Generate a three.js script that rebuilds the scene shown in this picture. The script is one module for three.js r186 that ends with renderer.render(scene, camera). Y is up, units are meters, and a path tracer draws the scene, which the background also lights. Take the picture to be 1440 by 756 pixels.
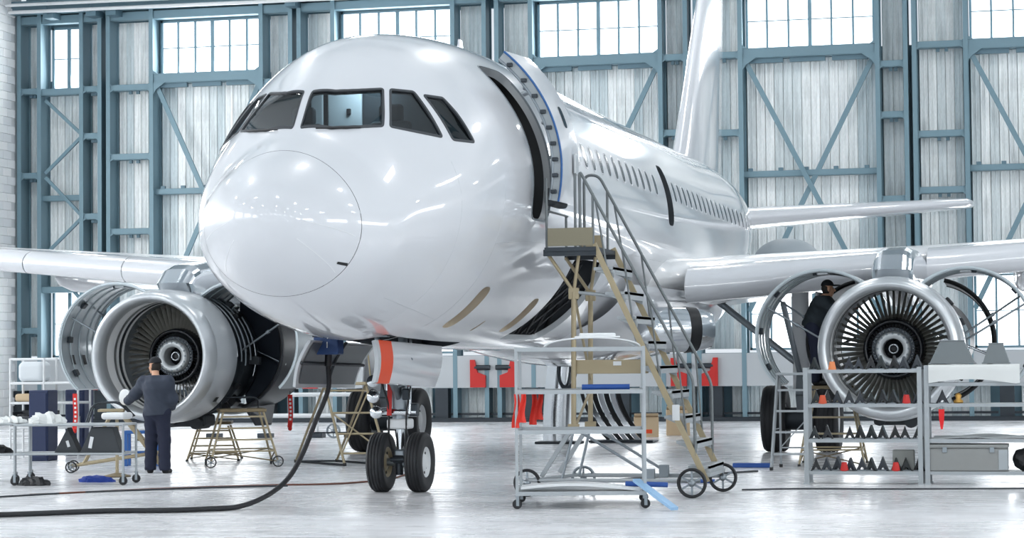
import * as THREE from 'three';
import { mergeGeometries } from 'three/addons/utils/BufferGeometryUtils.js';
import { RoundedBoxGeometry } from 'three/addons/geometries/RoundedBoxGeometry.js';
import { RectAreaLightUniformsLib } from 'three/addons/lights/RectAreaLightUniformsLib.js';
import { MarchingCubes } from 'three/addons/objects/MarchingCubes.js';

// ---------------------------------------------------------------- camera, sky, large lights, exposure
const scene = new THREE.Scene();
const V = (x, y, z) => new THREE.Vector3(x, y, z);
const YAW = 0.242, PITCH = 0.040, ROLL = -0.0098, FOCAL = 3127;
const camera = new THREE.PerspectiveCamera(2 * Math.atan(378 / FOCAL) * 180 / Math.PI, 1440 / 756, 0.3, 300);
camera.position.set(8.255, 1.697, 22.32);
camera.rotation.order = 'YXZ';
camera.rotation.set(PITCH, YAW, ROLL);
scene.background = new THREE.Color(0.86, 0.93, 1.0);
const renderer = new THREE.WebGLRenderer({ antialias: true });
renderer.toneMapping = THREE.LinearToneMapping;
renderer.toneMappingExposure = 0.90;
renderer.shadowMap.enabled = true;
RectAreaLightUniformsLib.init();
const LAMP_POWER = 66, WINDOW_POWER = 10;
function areaLight(w, h, x, y, z, tx, ty, tz, power, color = 0xffffff) {
  const l = new THREE.RectAreaLight(color, power, w, h);
  l.position.set(x, y, z); l.lookAt(tx, ty, tz); scene.add(l); return l;
}

// ---------------------------------------------------------------- random numbers and textures
let seed = 20240611;
const rnd = () => { seed = (seed * 1664525 + 1013904223) >>> 0; return seed / 4294967296; };
const rr = (a, b) => a + (b - a) * rnd();
function noiseGrid(n) { const a = new Float32Array(n * n); for (let i = 0; i < n * n; i++) a[i] = rnd(); return a; }
const NG = noiseGrid(256);
function vnoise(x, y, px, py) {               // value noise that repeats after px, py cells
  const xi = Math.floor(x), yi = Math.floor(y), fx = x - xi, fy = y - yi;
  const sx = fx * fx * (3 - 2 * fx), sy = fy * fy * (3 - 2 * fy);
  const at = (i, j) => NG[((((j % py) + py) % py) & 255) * 256 + ((((i % px) + px) % px) & 255)];
  const a = at(xi, yi), b = at(xi + 1, yi), c = at(xi, yi + 1), d = at(xi + 1, yi + 1);
  return a + (b - a) * sx + (c - a) * sy + (a - b - c + d) * sx * sy;
}
function texture(w, h, fn, srgb) {
  const d = new Uint8Array(w * h * 4);
  for (let j = 0; j < h; j++) for (let i = 0; i < w; i++) {
    const c = fn(i / w, j / h), k = (j * w + i) * 4;
    const v = Array.isArray(c) ? c : [c, c, c];
    for (let q = 0; q < 3; q++) d[k + q] = Math.max(0, Math.min(255, v[q] * 255));
    d[k + 3] = 255;
  }
  const t = new THREE.DataTexture(d, w, h); t.magFilter = THREE.LinearFilter; t.minFilter = THREE.LinearFilter;
  t.wrapS = t.wrapT = THREE.RepeatWrapping; if (srgb) t.colorSpace = THREE.SRGBColorSpace; t.needsUpdate = true; return t;
}
// ---------------------------------------------------------------- materials
const std = (color, roughness = 0.5, metalness = 0, more = {}) => new THREE.MeshPhysicalMaterial({ color, roughness, metalness, side: THREE.DoubleSide, ...more });
const floorTone = texture(1024, 1024, (u, v) => {
  const a = vnoise(u * 6, v * 6, 6, 6), b = vnoise(u * 28, v * 22, 28, 22), c = vnoise(u * 160, v * 90, 160, 90), s = vnoise(u * 14, v * 120, 14, 120);
  const k = 0.84 + 0.10 * (a - 0.5) + 0.08 * (b - 0.5) + 0.05 * (c - 0.5) + 0.06 * (s - 0.5);
  return [k * 0.995, k, k * 1.012];
}, true);
const floorRough = texture(1024, 1024, (u, v) => {
  const a = vnoise(u * 9, v * 9, 9, 9), s = vnoise(u * 12, v * 150, 12, 150), c = vnoise(u * 60, v * 60, 60, 60);
  return 0.13 + 0.12 * a + 0.10 * s + 0.06 * c;
});
const floorBump = texture(512, 512, (u, v) => 0.5 * vnoise(u * 5, v * 60, 5, 60) + 0.5 * vnoise(u * 10, v * 12, 10, 12));
for (const t of [floorTone, floorRough, floorBump]) t.repeat.set(1 / 14, 1 / 14);
const M = {};
M.floor = std(0xffffff, 1, 0, { map: floorTone, roughnessMap: floorRough, bumpMap: floorBump, bumpScale: 0.004, specularIntensity: 1, ior: 1.55 });
M.paint = std(0xcbced3, 0.30, 0, { clearcoat: 1, clearcoatRoughness: 0.045 });
M.radome = std(0xc9ccd1, 0.32, 0, { clearcoat: 1, clearcoatRoughness: 0.06 });
M.grayPaint = std(0xb4b9bd, 0.35, 0, { clearcoat: 0.5, clearcoatRoughness: 0.15 });
M.wingMetal = std(0xe6e8ea, 0.3, 0, { clearcoat: 0.6, clearcoatRoughness: 0.1 });
M.chrome = std(0xd4d8dc, 0.16, 1);
M.lip = std(0xcbcfd2, 0.32, 0.65);
M.alu = std(0xc3c7ca, 0.36, 0.85);
M.steel = std(0x8f979d, 0.42, 0.8);
M.darkSteel = std(0x3a4046, 0.45, 0.6);
M.black = std(0x14161a, 0.5);
M.blackGloss = std(0x101319, 0.22, 0.1);
M.composite = std(0x2b313a, 0.38, 0.05);
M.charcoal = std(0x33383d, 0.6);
M.rubber = std(0x1c1e22, 0.62);
M.glass = new THREE.MeshPhysicalMaterial({ color: 0x7f98a4, roughness: 0.03, metalness: 0, transmission: 1, thickness: 0, ior: 1.5, side: THREE.DoubleSide });
M.cabinGlass = std(0x252d35, 0.12, 0.0);
M.orange = std(0xdd4a1e, 0.4);
M.red = std(0xc22420, 0.5);
M.brightRed = std(0xd93a2e, 0.75);
M.white = std(0xdde0e2, 0.45);
M.tan = std(0xa79a7e, 0.5, 0.25);
M.tanDark = std(0x7c6f56, 0.55, 0.3);
M.blue = std(0x1d4a92, 0.5);
M.blueDark = std(0x16264a, 0.6);
M.tealSteel = std(0x738f9b, 0.5, 0.1);
M.tealDark = std(0x5f7b88, 0.5, 0.1);
M.galv = std(0xa3a9ad, 0.42, 0.3);
M.rail = std(0x6a7072, 0.45, 0.2);
M.seal = std(0x2b5b93, 0.6);
M.skin = std(0xd1a184, 0.55);
M.navy = std(0x353c4a, 0.85);
M.navyTrousers = std(0x1b2136, 0.85);
M.capBlack = std(0x17191f, 0.8);
M.cloth = std(0xd9dcdb, 0.9);
M.card = std(0xc9b394, 0.85);
M.gold = std(0xd3a455, 0.4, 0.5);

// ---------------------------------------------------------------- geometry helpers
function join(list) {
  const flat = list.filter(Boolean).map((g) => { const q = g.index ? g.toNonIndexed() : g; for (const k of Object.keys(q.attributes)) if (!['position', 'normal', 'uv'].includes(k)) q.deleteAttribute(k); return q; });
  return flat.length === 1 ? flat[0] : mergeGeometries(flat, false);
}
function bx(w, h, d, x = 0, y = 0, z = 0, rx = 0, ry = 0, rz = 0) {
  const g = new THREE.BoxGeometry(w, h, d);
  if (rx || ry || rz) g.applyMatrix4(new THREE.Matrix4().makeRotationFromEuler(new THREE.Euler(rx, ry, rz)));
  return g.translate(x, y, z);
}
function rbx(w, h, d, r, x = 0, y = 0, z = 0, seg = 2) { return new RoundedBoxGeometry(w, h, d, seg, Math.min(r, w / 2.01, h / 2.01, d / 2.01)).translate(x, y, z); }
const P3 = (p) => Array.isArray(p) ? V(...p) : p;
function rod(p, q, r, n = 8, r2 = r) {
  p = P3(p); q = P3(q); const d = q.clone().sub(p), L = d.length();
  const g = new THREE.CylinderGeometry(r2, r, L, n, 1).translate(0, L / 2, 0);
  g.applyQuaternion(new THREE.Quaternion().setFromUnitVectors(V(0, 1, 0), d.normalize()));
  return g.translate(p.x, p.y, p.z);
}
function bar(p, q, w, h, up = V(0, 1, 0)) {      // box beam from p to q; w across, h along `up`
  p = P3(p); q = P3(q); const d = q.clone().sub(p), L = d.length(); d.normalize();
  if (Math.abs(d.dot(up)) > 0.99) up = V(0, 0, 1);
  const s = d.clone().cross(up).normalize(), u = s.clone().cross(d).normalize();
  const m = new THREE.Matrix4().makeBasis(s, u, d.clone().negate());
  return new THREE.BoxGeometry(w, h, L).applyMatrix4(m).translate((p.x + q.x) / 2, (p.y + q.y) / 2, (p.z + q.z) / 2);
}
function roundPts(pts, rad, n = 5) {             // polyline with its corners rounded
  pts = pts.map(P3); if (!rad) return pts; const out = [pts[0]];
  for (let i = 1; i < pts.length - 1; i++) {
    const a = pts[i - 1], b = pts[i], c = pts[i + 1];
    const r1 = Math.min(rad, a.distanceTo(b) * 0.48), r2 = Math.min(rad, c.distanceTo(b) * 0.48);
    const s = b.clone().lerp(a, r1 / a.distanceTo(b)), e = b.clone().lerp(c, r2 / c.distanceTo(b));
    for (let k = 0; k <= n; k++) { const t = k / n; out.push(s.clone().multiplyScalar((1 - t) ** 2).addScaledVector(b, 2 * t * (1 - t)).addScaledVector(e, t * t)); }
  }
  out.push(pts[pts.length - 1]); return out;
}
function sweep(pts, r, n = 8, closed = false) {  // round tube through the points
  pts = pts.map(P3); const N = pts.length, pos = [], nor = [], uv = [], idx = [];
  const tan = pts.map((p, i) => { const a = pts[closed ? (i + N - 1) % N : Math.max(0, i - 1)], b = pts[closed ? (i + 1) % N : Math.min(N - 1, i + 1)]; return b.clone().sub(a).normalize(); });
  let nx = Math.abs(tan[0].y) < 0.9 ? V(0, 1, 0) : V(1, 0, 0); nx.addScaledVector(tan[0], -nx.dot(tan[0])).normalize();
  const M_ = closed ? N + 1 : N; let len = 0;
  for (let k = 0; k < M_; k++) {
    const i = k % N, t = tan[i]; nx.addScaledVector(t, -nx.dot(t)).normalize(); const by = t.clone().cross(nx);
    if (k) len += pts[i].distanceTo(pts[(k - 1) % N]);
    const rad = typeof r === 'function' ? r(k / (M_ - 1)) : r;
    for (let j = 0; j <= n; j++) { const a = j / n * Math.PI * 2, d = nx.clone().multiplyScalar(Math.cos(a)).addScaledVector(by, Math.sin(a)); pos.push(pts[i].x + d.x * rad, pts[i].y + d.y * rad, pts[i].z + d.z * rad); nor.push(d.x, d.y, d.z); uv.push(j / n, len); }
  }
  for (let k = 0; k < M_ - 1; k++) for (let j = 0; j < n; j++) { const a = k * (n + 1) + j, b = a + n + 1; idx.push(a, a + 1, b, b, a + 1, b + 1); }
  if (!closed) for (const [k, s] of [[0, -1], [M_ - 1, 1]]) {
    const c = pos.length / 3, p = pts[k % N], t = tan[k % N]; pos.push(p.x, p.y, p.z); nor.push(t.x * s, t.y * s, t.z * s); uv.push(0, 0);
    for (let j = 0; j < n; j++) { const a = k * (n + 1) + j; s < 0 ? idx.push(c, a + 1, a) : idx.push(c, a, a + 1); }
  }
  return geo(pos, idx, uv, nor);
}
const pipe = (pts, r, rad = 0.08, n = 8) => sweep(roundPts(pts, rad), r, n);
function geo(pos, idx, uv, nor) {
  const g = new THREE.BufferGeometry(); g.setAttribute('position', new THREE.Float32BufferAttribute(pos, 3));
  g.setAttribute('uv', new THREE.Float32BufferAttribute(uv || new Float32Array(pos.length / 3 * 2), 2)); if (idx) g.setIndex(idx);
  if (nor) g.setAttribute('normal', new THREE.Float32BufferAttribute(nor, 3)); else g.computeVertexNormals();
  return g;
}
function lathe(prof, n = 48, axis = 'z') {       // profile [[radius, along]...] turned about an axis
  const g = new THREE.LatheGeometry(prof.map(([r, a]) => new THREE.Vector2(Math.max(r, 0.0001), a)), n);
  if (axis === 'z') g.rotateX(Math.PI / 2); if (axis === 'x') g.rotateZ(-Math.PI / 2);
  return g;
}
function extrude(pts, depth, bevel = 0, rounds = 2) {        // outline in x/y pushed along z, centred
  const s = new THREE.Shape(pts.map(([x, y]) => new THREE.Vector2(x, y)));
  return new THREE.ExtrudeGeometry(s, { depth: depth - 2 * bevel, bevelEnabled: bevel > 0, bevelSize: bevel, bevelThickness: bevel, bevelSegments: rounds, curveSegments: 8 }).translate(0, 0, -depth / 2 + bevel);
}
function plate(corners, t) {                      // slab over four or more coplanar points, thickness t
  const p = corners.map(P3), n = p[1].clone().sub(p[0]).cross(p[2].clone().sub(p[0])).normalize().multiplyScalar(t / 2), N = p.length, pos = [], tri = (a, b, c) => pos.push(a.x, a.y, a.z, b.x, b.y, b.z, c.x, c.y, c.z);
  const A = p.map((q) => q.clone().add(n)), B = p.map((q) => q.clone().sub(n));
  for (let i = 1; i < N - 1; i++) { tri(A[0], A[i], A[i + 1]); tri(B[0], B[i + 1], B[i]); }
  for (let i = 0; i < N; i++) { const j = (i + 1) % N; tri(A[i], B[i], A[j]); tri(B[i], B[j], A[j]); }
  return geo(pos);
}
function grid(nu, nv, fn, flip = false, closeU = false) {   // surface sheet from fn(u, v)
  const pos = [], uv = [], idx = [];
  for (let j = 0; j <= nv; j++) for (let i = 0; i <= nu; i++) { const p = P3(fn(i / nu, j / nv)); pos.push(p.x, p.y, p.z); uv.push(i / nu, j / nv); }
  for (let j = 0; j < nv; j++) for (let i = 0; i < nu; i++) { const a = j * (nu + 1) + i, b = a + nu + 1; flip ? idx.push(a, b, a + 1, b, b + 1, a + 1) : idx.push(a, a + 1, b, b, a + 1, b + 1); }
  const g = geo(pos, idx, uv);
  if (closeU) { const n = g.attributes.normal; for (let j = 0; j <= nv; j++) { const a = j * (nu + 1), b = a + nu; const q = V(n.getX(a) + n.getX(b), n.getY(a) + n.getY(b), n.getZ(a) + n.getZ(b)).normalize(); n.setXYZ(a, q.x, q.y, q.z); n.setXYZ(b, q.x, q.y, q.z); } }
  return g;
}
function shell(nu, nv, fn, t, nfn) {              // sheet with thickness t along its own normal (nfn gives the direction)
  const A = grid(nu, nv, fn), B = grid(nu, nv, (u, v) => P3(fn(u, v)).clone().addScaledVector(nfn(u, v), -t), true);
  const edge = (f) => grid(1, Math.max(nu, nv), f);
  const e = [edge((a, b) => a ? P3(fn(b, 0)).clone().addScaledVector(nfn(b, 0), -t) : fn(b, 0)), edge((a, b) => a ? fn(b, 1) : P3(fn(b, 1)).clone().addScaledVector(nfn(b, 1), -t)),
    edge((a, b) => a ? fn(0, b) : P3(fn(0, b)).clone().addScaledVector(nfn(0, b), -t)), edge((a, b) => a ? P3(fn(1, b)).clone().addScaledVector(nfn(1, b), -t) : fn(1, b))];
  return join([A, B, ...e]);
}
const at = (g, x, y, z, ry = 0) => { if (ry) g.rotateY(ry); return g.translate(x, y, z); };
const taken = {};
function numbered(name) { const n = taken[name] = (taken[name] ?? -1) + 1; return n ? `${name}_${String(n).padStart(3, '0')}` : name; }
function mesh(name, g, m, parent) {
  const o = new THREE.Mesh(Array.isArray(g) ? join(g) : g, m); o.name = parent ? name : numbered(name); o.castShadow = o.receiveShadow = true; (parent || scene).add(o); return o;
}
function sub(name, parent) { const o = new THREE.Group(); o.name = name; parent.add(o); return o; }
function tag(o, label, category, group) { o.userData.label = label; o.userData.category = category; if (group) o.userData.group = group; return o; }
function thing(name, label, category, x = 0, y = 0, z = 0, turn = 0, group) {
  const o = new THREE.Group(); o.name = numbered(name); o.position.set(x, y, z); o.rotation.y = turn; scene.add(o); return tag(o, label, category, group);
}
function struct(name, g, m) { const o = g ? mesh(name, g, m) : new THREE.Group(); if (!g) { o.name = numbered(name); scene.add(o); } o.userData.kind = 'structure'; return o; }

// ================================================================ THE HANGAR
const BACK = -35.5, LEFT = -20.55, RIGHT = 34, FRONT = 44, ROOF = 15.2;
{ // floor
  const g = new THREE.PlaneGeometry(RIGHT - LEFT + 2, FRONT - BACK + 3).rotateX(-Math.PI / 2).translate((RIGHT + LEFT) / 2, 0, (FRONT + BACK) / 2);
  const uv = g.attributes.uv, p = g.attributes.position; for (let i = 0; i < uv.count; i++) uv.setXY(i, p.getX(i), p.getZ(i));
  const f = struct('floor', g, M.floor); tag(f, 'glossy light grey hangar floor', 'floor');
  mesh('slab', bx(RIGHT - LEFT + 2, 0.3, FRONT - BACK + 3, (RIGHT + LEFT) / 2, -0.16, (FRONT + BACK) / 2), M.grayPaint, f);
}
// weathered sheet cladding: a few tones, streaked grain
const sheetTone = [0, 1, 2].map((k) => texture(128, 512, (u, v) => {
  const a = vnoise(u * 10 + k * 3, v * 3, 10, 3), b = vnoise(u * 26, v * 8 + k * 5, 26, 8), c = vnoise(u * 60, v * 60, 60, 60), e = vnoise(u * 4, v * 5 + k, 4, 5);
  const q = 0.955 + 0.09 * (a - 0.5) + 0.09 * (b - 0.5) + 0.05 * (c - 0.5) - 0.3 * Math.max(0, e - 0.74);
  return [q * 0.985, q, q];
}, true));
const sheetMats = [0xffffff, 0xf2f4f5, 0xe6ebed, 0xd6dfe3, 0xfafbfb].map((c, i) => std(c, 0.55, 0.1, { map: sheetTone[i % 3] }));
const wallBack = struct('wall_back'); tag(wallBack, 'hangar door wall of pale ribbed sheets in a blue grey steel frame', 'wall');
const CLAD = BACK - 0.60;                               // plane of the cladding, behind the column flanges
mesh('backing_sheet', [bx(RIGHT - LEFT, 1.78, 0.12, (RIGHT + LEFT) / 2, 0.89, CLAD - 0.2), bx(RIGHT - LEFT, 6.0, 0.12, (RIGHT + LEFT) / 2, 6.75, CLAD - 0.2), bx(RIGHT - LEFT, 4.1, 0.12, (RIGHT + LEFT) / 2, ROOF - 1.9, CLAD - 0.2)], M.tealDark, wallBack);
const sheetGeos = {};
function sheet(w, x, y0, y1) {                            // one ribbed sheet
  const key = w.toFixed(3) + '_' + (y1 - y0).toFixed(2);
  if (!sheetGeos[key]) {
    const prof = [[-0.5, 0.004], [-0.45, 0.016], [-0.38, 0.016], [-0.33, 0.004], [-0.06, 0.004], [-0.02, 0.014], [0.06, 0.014], [0.1, 0.004], [0.44, 0.004], [0.45, -0.03], [0.5, -0.03]].map(([a, b]) => [a * w, b]);
    const H = y1 - y0, pos = [], uv = [], idx = []; prof.forEach(([a, b]) => { for (const y of [0, H]) { pos.push(a, y, b); uv.push(a / 1.2, y / 4); } });
    for (let i = 0; i < prof.length - 1; i++) { const k = i * 2; idx.push(k, k + 2, k + 1, k + 2, k + 3, k + 1); }
    sheetGeos[key] = geo(pos, idx, uv).toNonIndexed(); sheetGeos[key].computeVertexNormals();
  }
  const o = mesh('cladding_sheet', sheetGeos[key], sheetMats[Math.floor(rnd() * 5)], wallBack); o.position.set(x, y0, CLAD + 0.02); return o;
}
function sheets(x0, x1, y0, y1) { const n = Math.max(1, Math.round((x1 - x0) / 0.245)), w = (x1 - x0) / n; for (let i = 0; i < n; i++) sheet(w, x0 + (i + 0.5) * w, y0, y1); }
function column(x, y0 = 0, y1 = 11.6, w = 0.12, d = 0.62) {   // I-section: front flange, web, rear flange
  mesh('steel_column', [bx(w, y1 - y0, 0.03, x, (y0 + y1) / 2, BACK), bx(0.035, y1 - y0, d, x, (y0 + y1) / 2, BACK - d / 2), bx(w, y1 - y0, 0.03, x, (y0 + y1) / 2, BACK - d)], M.tealSteel, wallBack);
}
function beam(x0, x1, y, h = 0.17, d = 0.3, z = BACK - 0.06) {
  mesh('steel_girt', [bx(x1 - x0, 0.03, d, (x0 + x1) / 2, y + h / 2, z - d / 2), bx(x1 - x0, h, 0.04, (x0 + x1) / 2, y, z), bx(x1 - x0, 0.03, d, (x0 + x1) / 2, y - h / 2, z - d / 2)], M.tealSteel, wallBack);
}
function brace(x0, y0, x1, y1, w = 0.13, z = BACK - 0.14) { mesh('diagonal_brace', bar([x0, y0, z], [x1, y1, z], w, 0.07, V(0, 0, 1)), M.tealSteel, wallBack); }
function gusset(x, y, sx, sy, a = 0.22) { mesh('gusset_plate', extrude([[0, 0], [sx * a, 0], [sx * a * 0.35, sy * a * 0.45], [0, sy * a]], 0.03).translate(x, y, BACK - 0.02), M.tealSteel, wallBack); }
M.pane = std(0xffffff, 0.4, 0, { emissive: 0xf3f9ff, emissiveIntensity: 2.6 });
let windowCount = 0;
function windowAt(x0, x1, y0, y1, nx, ny, power) {
  const w = struct('window_' + (++windowCount)); tag(w, 'bright daylight window of many panes in the hangar wall', 'window');
  const z = CLAD + 0.05, f = 0.06, W = x1 - x0, H = y1 - y0;
  mesh('window_frame', [bx(W, f, 0.12, (x0 + x1) / 2, y0 + f / 2, z), bx(W, f, 0.12, (x0 + x1) / 2, y1 - f / 2, z), bx(f, H, 0.12, x0 + f / 2, (y0 + y1) / 2, z), bx(f, H, 0.12, x1 - f / 2, (y0 + y1) / 2, z)], M.tealSteel, w);
  for (let i = 1; i < nx; i++) mesh('mullion', bx(i * 2 === nx ? 0.10 : 0.055, H - 2 * f, 0.08, x0 + W * i / nx, (y0 + y1) / 2, z), M.tealSteel, w);
  for (let j = 1; j < ny; j++) mesh('glazing_bar', bx(W - 2 * f, 0.025, 0.05, (x0 + x1) / 2, y0 + H * j / ny, z), M.tealSteel, w);
  const g = bx(W / nx - 0.04, H / ny - 0.02, 0.01);
  for (let i = 0; i < nx; i++) for (let j = 0; j < ny; j++) { const p = mesh('window_pane', g, M.pane, w); p.position.set(x0 + W * (i + 0.5) / nx, y0 + H * (j + 0.5) / ny, z - 0.02); }
  areaLight(W - 0.2, H - 0.2, (x0 + x1) / 2, (y0 + y1) / 2, z + 0.1, (x0 + x1) / 2, (y0 + y1) / 2 - 0.6, z + 4, power);
}
const SILL = 9.62, LOWTOP = 3.75, BAND = 1.78;
// bays across the door wall: [x0, x1, kind]; columns stand at every bay edge
const cols = [-20.41, -19.79, -18.5, -17.94, -17.68, -16.38, -13.12, -12.26, -12.01, -11.03, -7.62, -6.74, -6.39, -5.45, -1.93, -1.25, -0.98, 0.2, 3.76, 4.48, 4.70, 6.0, 9.5, 10.3, 10.5, 11.6];
for (const x of cols) column(x);
const wide = [[-16.38, -13.12], [-11.03, -7.62], [-5.45, -1.93], [0.2, 3.76], [6.0, 9.5]];
for (const [a, b] of wide) {
  const x0 = a + 0.09, x1 = b - 0.09;
  windowAt(x0, x1, SILL + 0.12, 11.3, 6, 2, WINDOW_POWER);
  windowAt(x0, x1, BAND + 0.06, LOWTOP, 6, 2, WINDOW_POWER * 0.6);
  sheets(x0, x1, LOWTOP + 0.1, SILL - 0.12);
  beam(a, b, SILL, 0.24); beam(a, b, 6.45, 0.13, 0.2, BACK - 0.2); beam(a, b, LOWTOP + 0.06, 0.14); beam(a, b, 11.42, 0.2);
  brace(a + 0.12, SILL - 0.2, b - 0.12, LOWTOP - 0.9); brace(b - 0.12, SILL - 0.2, a + 0.12, LOWTOP - 0.9, 0.13, BACK - 0.23);
  for (const s of [1, -1]) { gusset(s > 0 ? a : b, SILL - 0.12, s, -1, 0.42); gusset(s > 0 ? a : b, SILL + 0.12, s, 1, 0.2); }
  for (let k = 0; k < 5; k++) mesh('clip_angle', bx(0.12, 0.09, 0.1, a + (b - a) * (0.06 + 0.215 * k) + rr(-0.1, 0.1), 6.56, BACK - 0.24), M.tealDark, wallBack);
  for (let k = 0; k < 3; k++) mesh('sill_bracket', bx((b - a) * 0.26, 0.13, 0.12, a + (b - a) * (0.18 + 0.31 * k), SILL - 0.19, BACK - 0.2), M.tealDark, wallBack);
}
const side = [[-20.41, -19.79, [9.4, 7.0, 2.6]], [-18.5, -17.94, [9.4, 8.07, 5.8]], [-17.68, -16.38, [9.4, 7.45, 5.35]], [-13.12, -12.26, [9.4, 7.2]], [-12.01, -11.03, [9.4, 7.2]], [-7.62, -6.74, [9.5, 7.3]], [-6.39, -5.45, [9.5, 7.3]],
  [-1.93, -1.25, [9.6, 7.6, 5.2]], [-0.98, 0.2, [9.6, 7.55, 5.6]], [3.76, 4.48, [9.2, 7.88, 5.7]], [4.70, 6.0, [9.65, 7.35, 5.9]], [9.5, 10.3, [9.6, 7.4]], [10.5, 11.6, [9.6, 7.4]]];
for (const [a, b, ys] of side) {
  sheets(a + 0.09, b - 0.09, BAND + 0.1, 11.3); beam(a, b, 11.42, 0.2);
  for (const y of ys) { beam(a, b, y, 0.14); for (const s of [1, -1]) { gusset(s > 0 ? a : b, y - 0.06, s, -1, 0.16); gusset(s > 0 ? a : b, y + 0.06, s, 1, 0.12); }
    for (const k of [0.45, 0.62]) mesh('clip_angle', bx(0.09, 0.09, 0.08, a + (b - a) * k, y - 0.13, BACK - 0.24), M.tealDark, wallBack); }
}
{ // narrow end leaf with its own small window and zigzag bracing
  windowAt(-19.62, -18.6, 9.45, 11.25, 2, 2, WINDOW_POWER); sheets(-19.72, -18.58, LOWTOP + 0.05, 9.3); windowAt(-19.62, -18.6, BAND + 0.06, LOWTOP, 2, 2, WINDOW_POWER * 0.6);
  beam(-19.79, -18.5, 9.36, 0.16); beam(-19.79, -18.5, 6.35, 0.13, 0.2, BACK - 0.2); beam(-19.79, -18.5, 11.42, 0.2); beam(-19.79, -18.5, LOWTOP, 0.14);
  const zx = [-19.66, -18.58], zy = [9.2, 8.1, 7.0, 5.8, 4.7, 3.4]; for (let k = 0; k < 5; k++) brace(zx[k % 2], zy[k] - 0.06, zx[(k + 1) % 2], zy[k + 1] + 0.06, 0.09);
}
// plate band at the foot of the leaves, low framed openings below it, red stop blocks at the leaf joints
mesh('foot_plate', [bx(33, 0.86, 0.05, -4.2, 1.34, BACK - 0.02)], M.grayPaint, wallBack);
mesh('ground_rail', [bx(33, 0.07, 0.24, -4.2, 0.035, BACK + 0.12), bx(33, 0.05, 0.1, -4.2, 0.085, BACK + 0.12)], M.darkSteel, wallBack);
for (let k = 0; k < 13; k++) { const a = -20.4 + k * 2.48; sheets(a + 0.35, a + 2.05, 0.1, 0.92); mesh('foot_post', bx(0.36, 0.9, 0.3, a, 0.45, BACK - 0.12), M.darkSteel, wallBack); mesh('foot_rail', bx(2.1, 0.06, 0.1, a + 1.2, 0.2, BACK - 0.2), M.darkSteel, wallBack); }
for (const x of [-17.8, -12.13, -6.56, -1.11, 4.6, 10.4]) for (const s of [-1, 1]) {
  mesh('red_stop_block', extrude([[0.2, 0], [0.62, 0], [0.62, 0.74], [0.5, 0.74], [0.42, 0.4], [0.2, 0.32]].map(([a, b]) => [a * s, b]), 0.10).translate(x, 0.92, BACK + 0.06), M.red, wallBack);
  mesh('bumper', rod([x + s * 0.08, 1.45, BACK + 0.05], [x + s * 0.5, 1.45, BACK + 0.05], 0.07, 10), M.darkSteel, wallBack);
}
{ // head rail and service pipes along the top of the door wall
  mesh('head_rail', [bx(33, 0.35, 0.5, -4.2, 11.78, BACK - 0.1), bx(33, 0.06, 0.8, -4.2, 11.6, BACK)], M.tealSteel, wallBack);
  for (const [y, z, r] of [[11.38, BACK + 0.55, 0.05], [11.55, BACK + 0.75, 0.045], [11.78, BACK + 0.9, 0.07]]) mesh('service_pipe', rod([LEFT + 0.1, y + 0.2, z], [8.5, y, z], r, 10), M.white, wallBack);
  for (const x of [-19.3, -18.0, -17.4, -12.1, -6.5]) mesh('rail_hanger', [bx(0.3, 0.22, 0.5, x, 11.5, BACK + 0.2), rod([x, 11.5, BACK + 0.5], [x, 12.4, BACK + 0.5], 0.02, 6)], M.tealDark, wallBack);
}
// left wall of white painted blocks; the other walls and the roof close the hall
const wl = struct('wall_left'); tag(wl, 'white painted block wall beside the hangar doors', 'wall');
mesh('wall_core', bx(0.4, ROOF, FRONT - BACK + 1, LEFT - 0.235, ROOF / 2, (FRONT + BACK) / 2), M.white, wl);
{
  const blockMats = [0xffffff, 0xf7f8f9, 0xf0f2f4].map((c) => std(c, 0.75)), g = new RoundedBoxGeometry(0.05, 0.232, 0.484, 1, 0.008);
  for (let j = 0; j < 50; j++) for (let i = 0; i < 5; i++) { const b = mesh('block', g, blockMats[Math.floor(rnd() * 3)], wl); b.position.set(LEFT - 0.022 + rr(-0.004, 0.004), 0.12 + j * 0.24, BACK + 0.2 + (i + (j % 2) * 0.5) * 0.492); }
}
M.hallWall = std(0xd9dee1, 0.7); M.roofSheet = std(0xcdd4d8, 0.6);
const wr = struct('wall_right', bx(0.4, ROOF, FRONT - BACK + 1, RIGHT + 0.2, ROOF / 2, (FRONT + BACK) / 2), M.hallWall); tag(wr, 'plain pale side wall of the hangar', 'wall');
const wf = struct('wall_front', bx(RIGHT - LEFT + 1, ROOF, 0.4, (RIGHT + LEFT) / 2, ROOF / 2, FRONT + 0.2), M.hallWall); tag(wf, 'pale end wall of the hangar opposite the door wall', 'wall');
const ceil = struct('ceiling', bx(RIGHT - LEFT + 1, 0.3, FRONT - BACK + 2, (RIGHT + LEFT) / 2, ROOF + 0.15, (FRONT + BACK) / 2), M.roofSheet); tag(ceil, 'pale sheet roof of the hangar', 'ceiling');
for (let z = -30; z < FRONT; z += 8) mesh('roof_truss', [bar([LEFT, ROOF - 0.2, z], [RIGHT, ROOF - 0.2, z], 0.25, 0.25), bar([LEFT, ROOF - 1.5, z], [RIGHT, ROOF - 1.5, z], 0.2, 0.2), ...Array.from({ length: 26 }, (_, i) => bar([LEFT + i * 2.1, i % 2 ? ROOF - 0.2 : ROOF - 1.5, z], [LEFT + (i + 1) * 2.1, i % 2 ? ROOF - 1.5 : ROOF - 0.2, z], 0.1, 0.1))], M.tealSteel, ceil);
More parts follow.
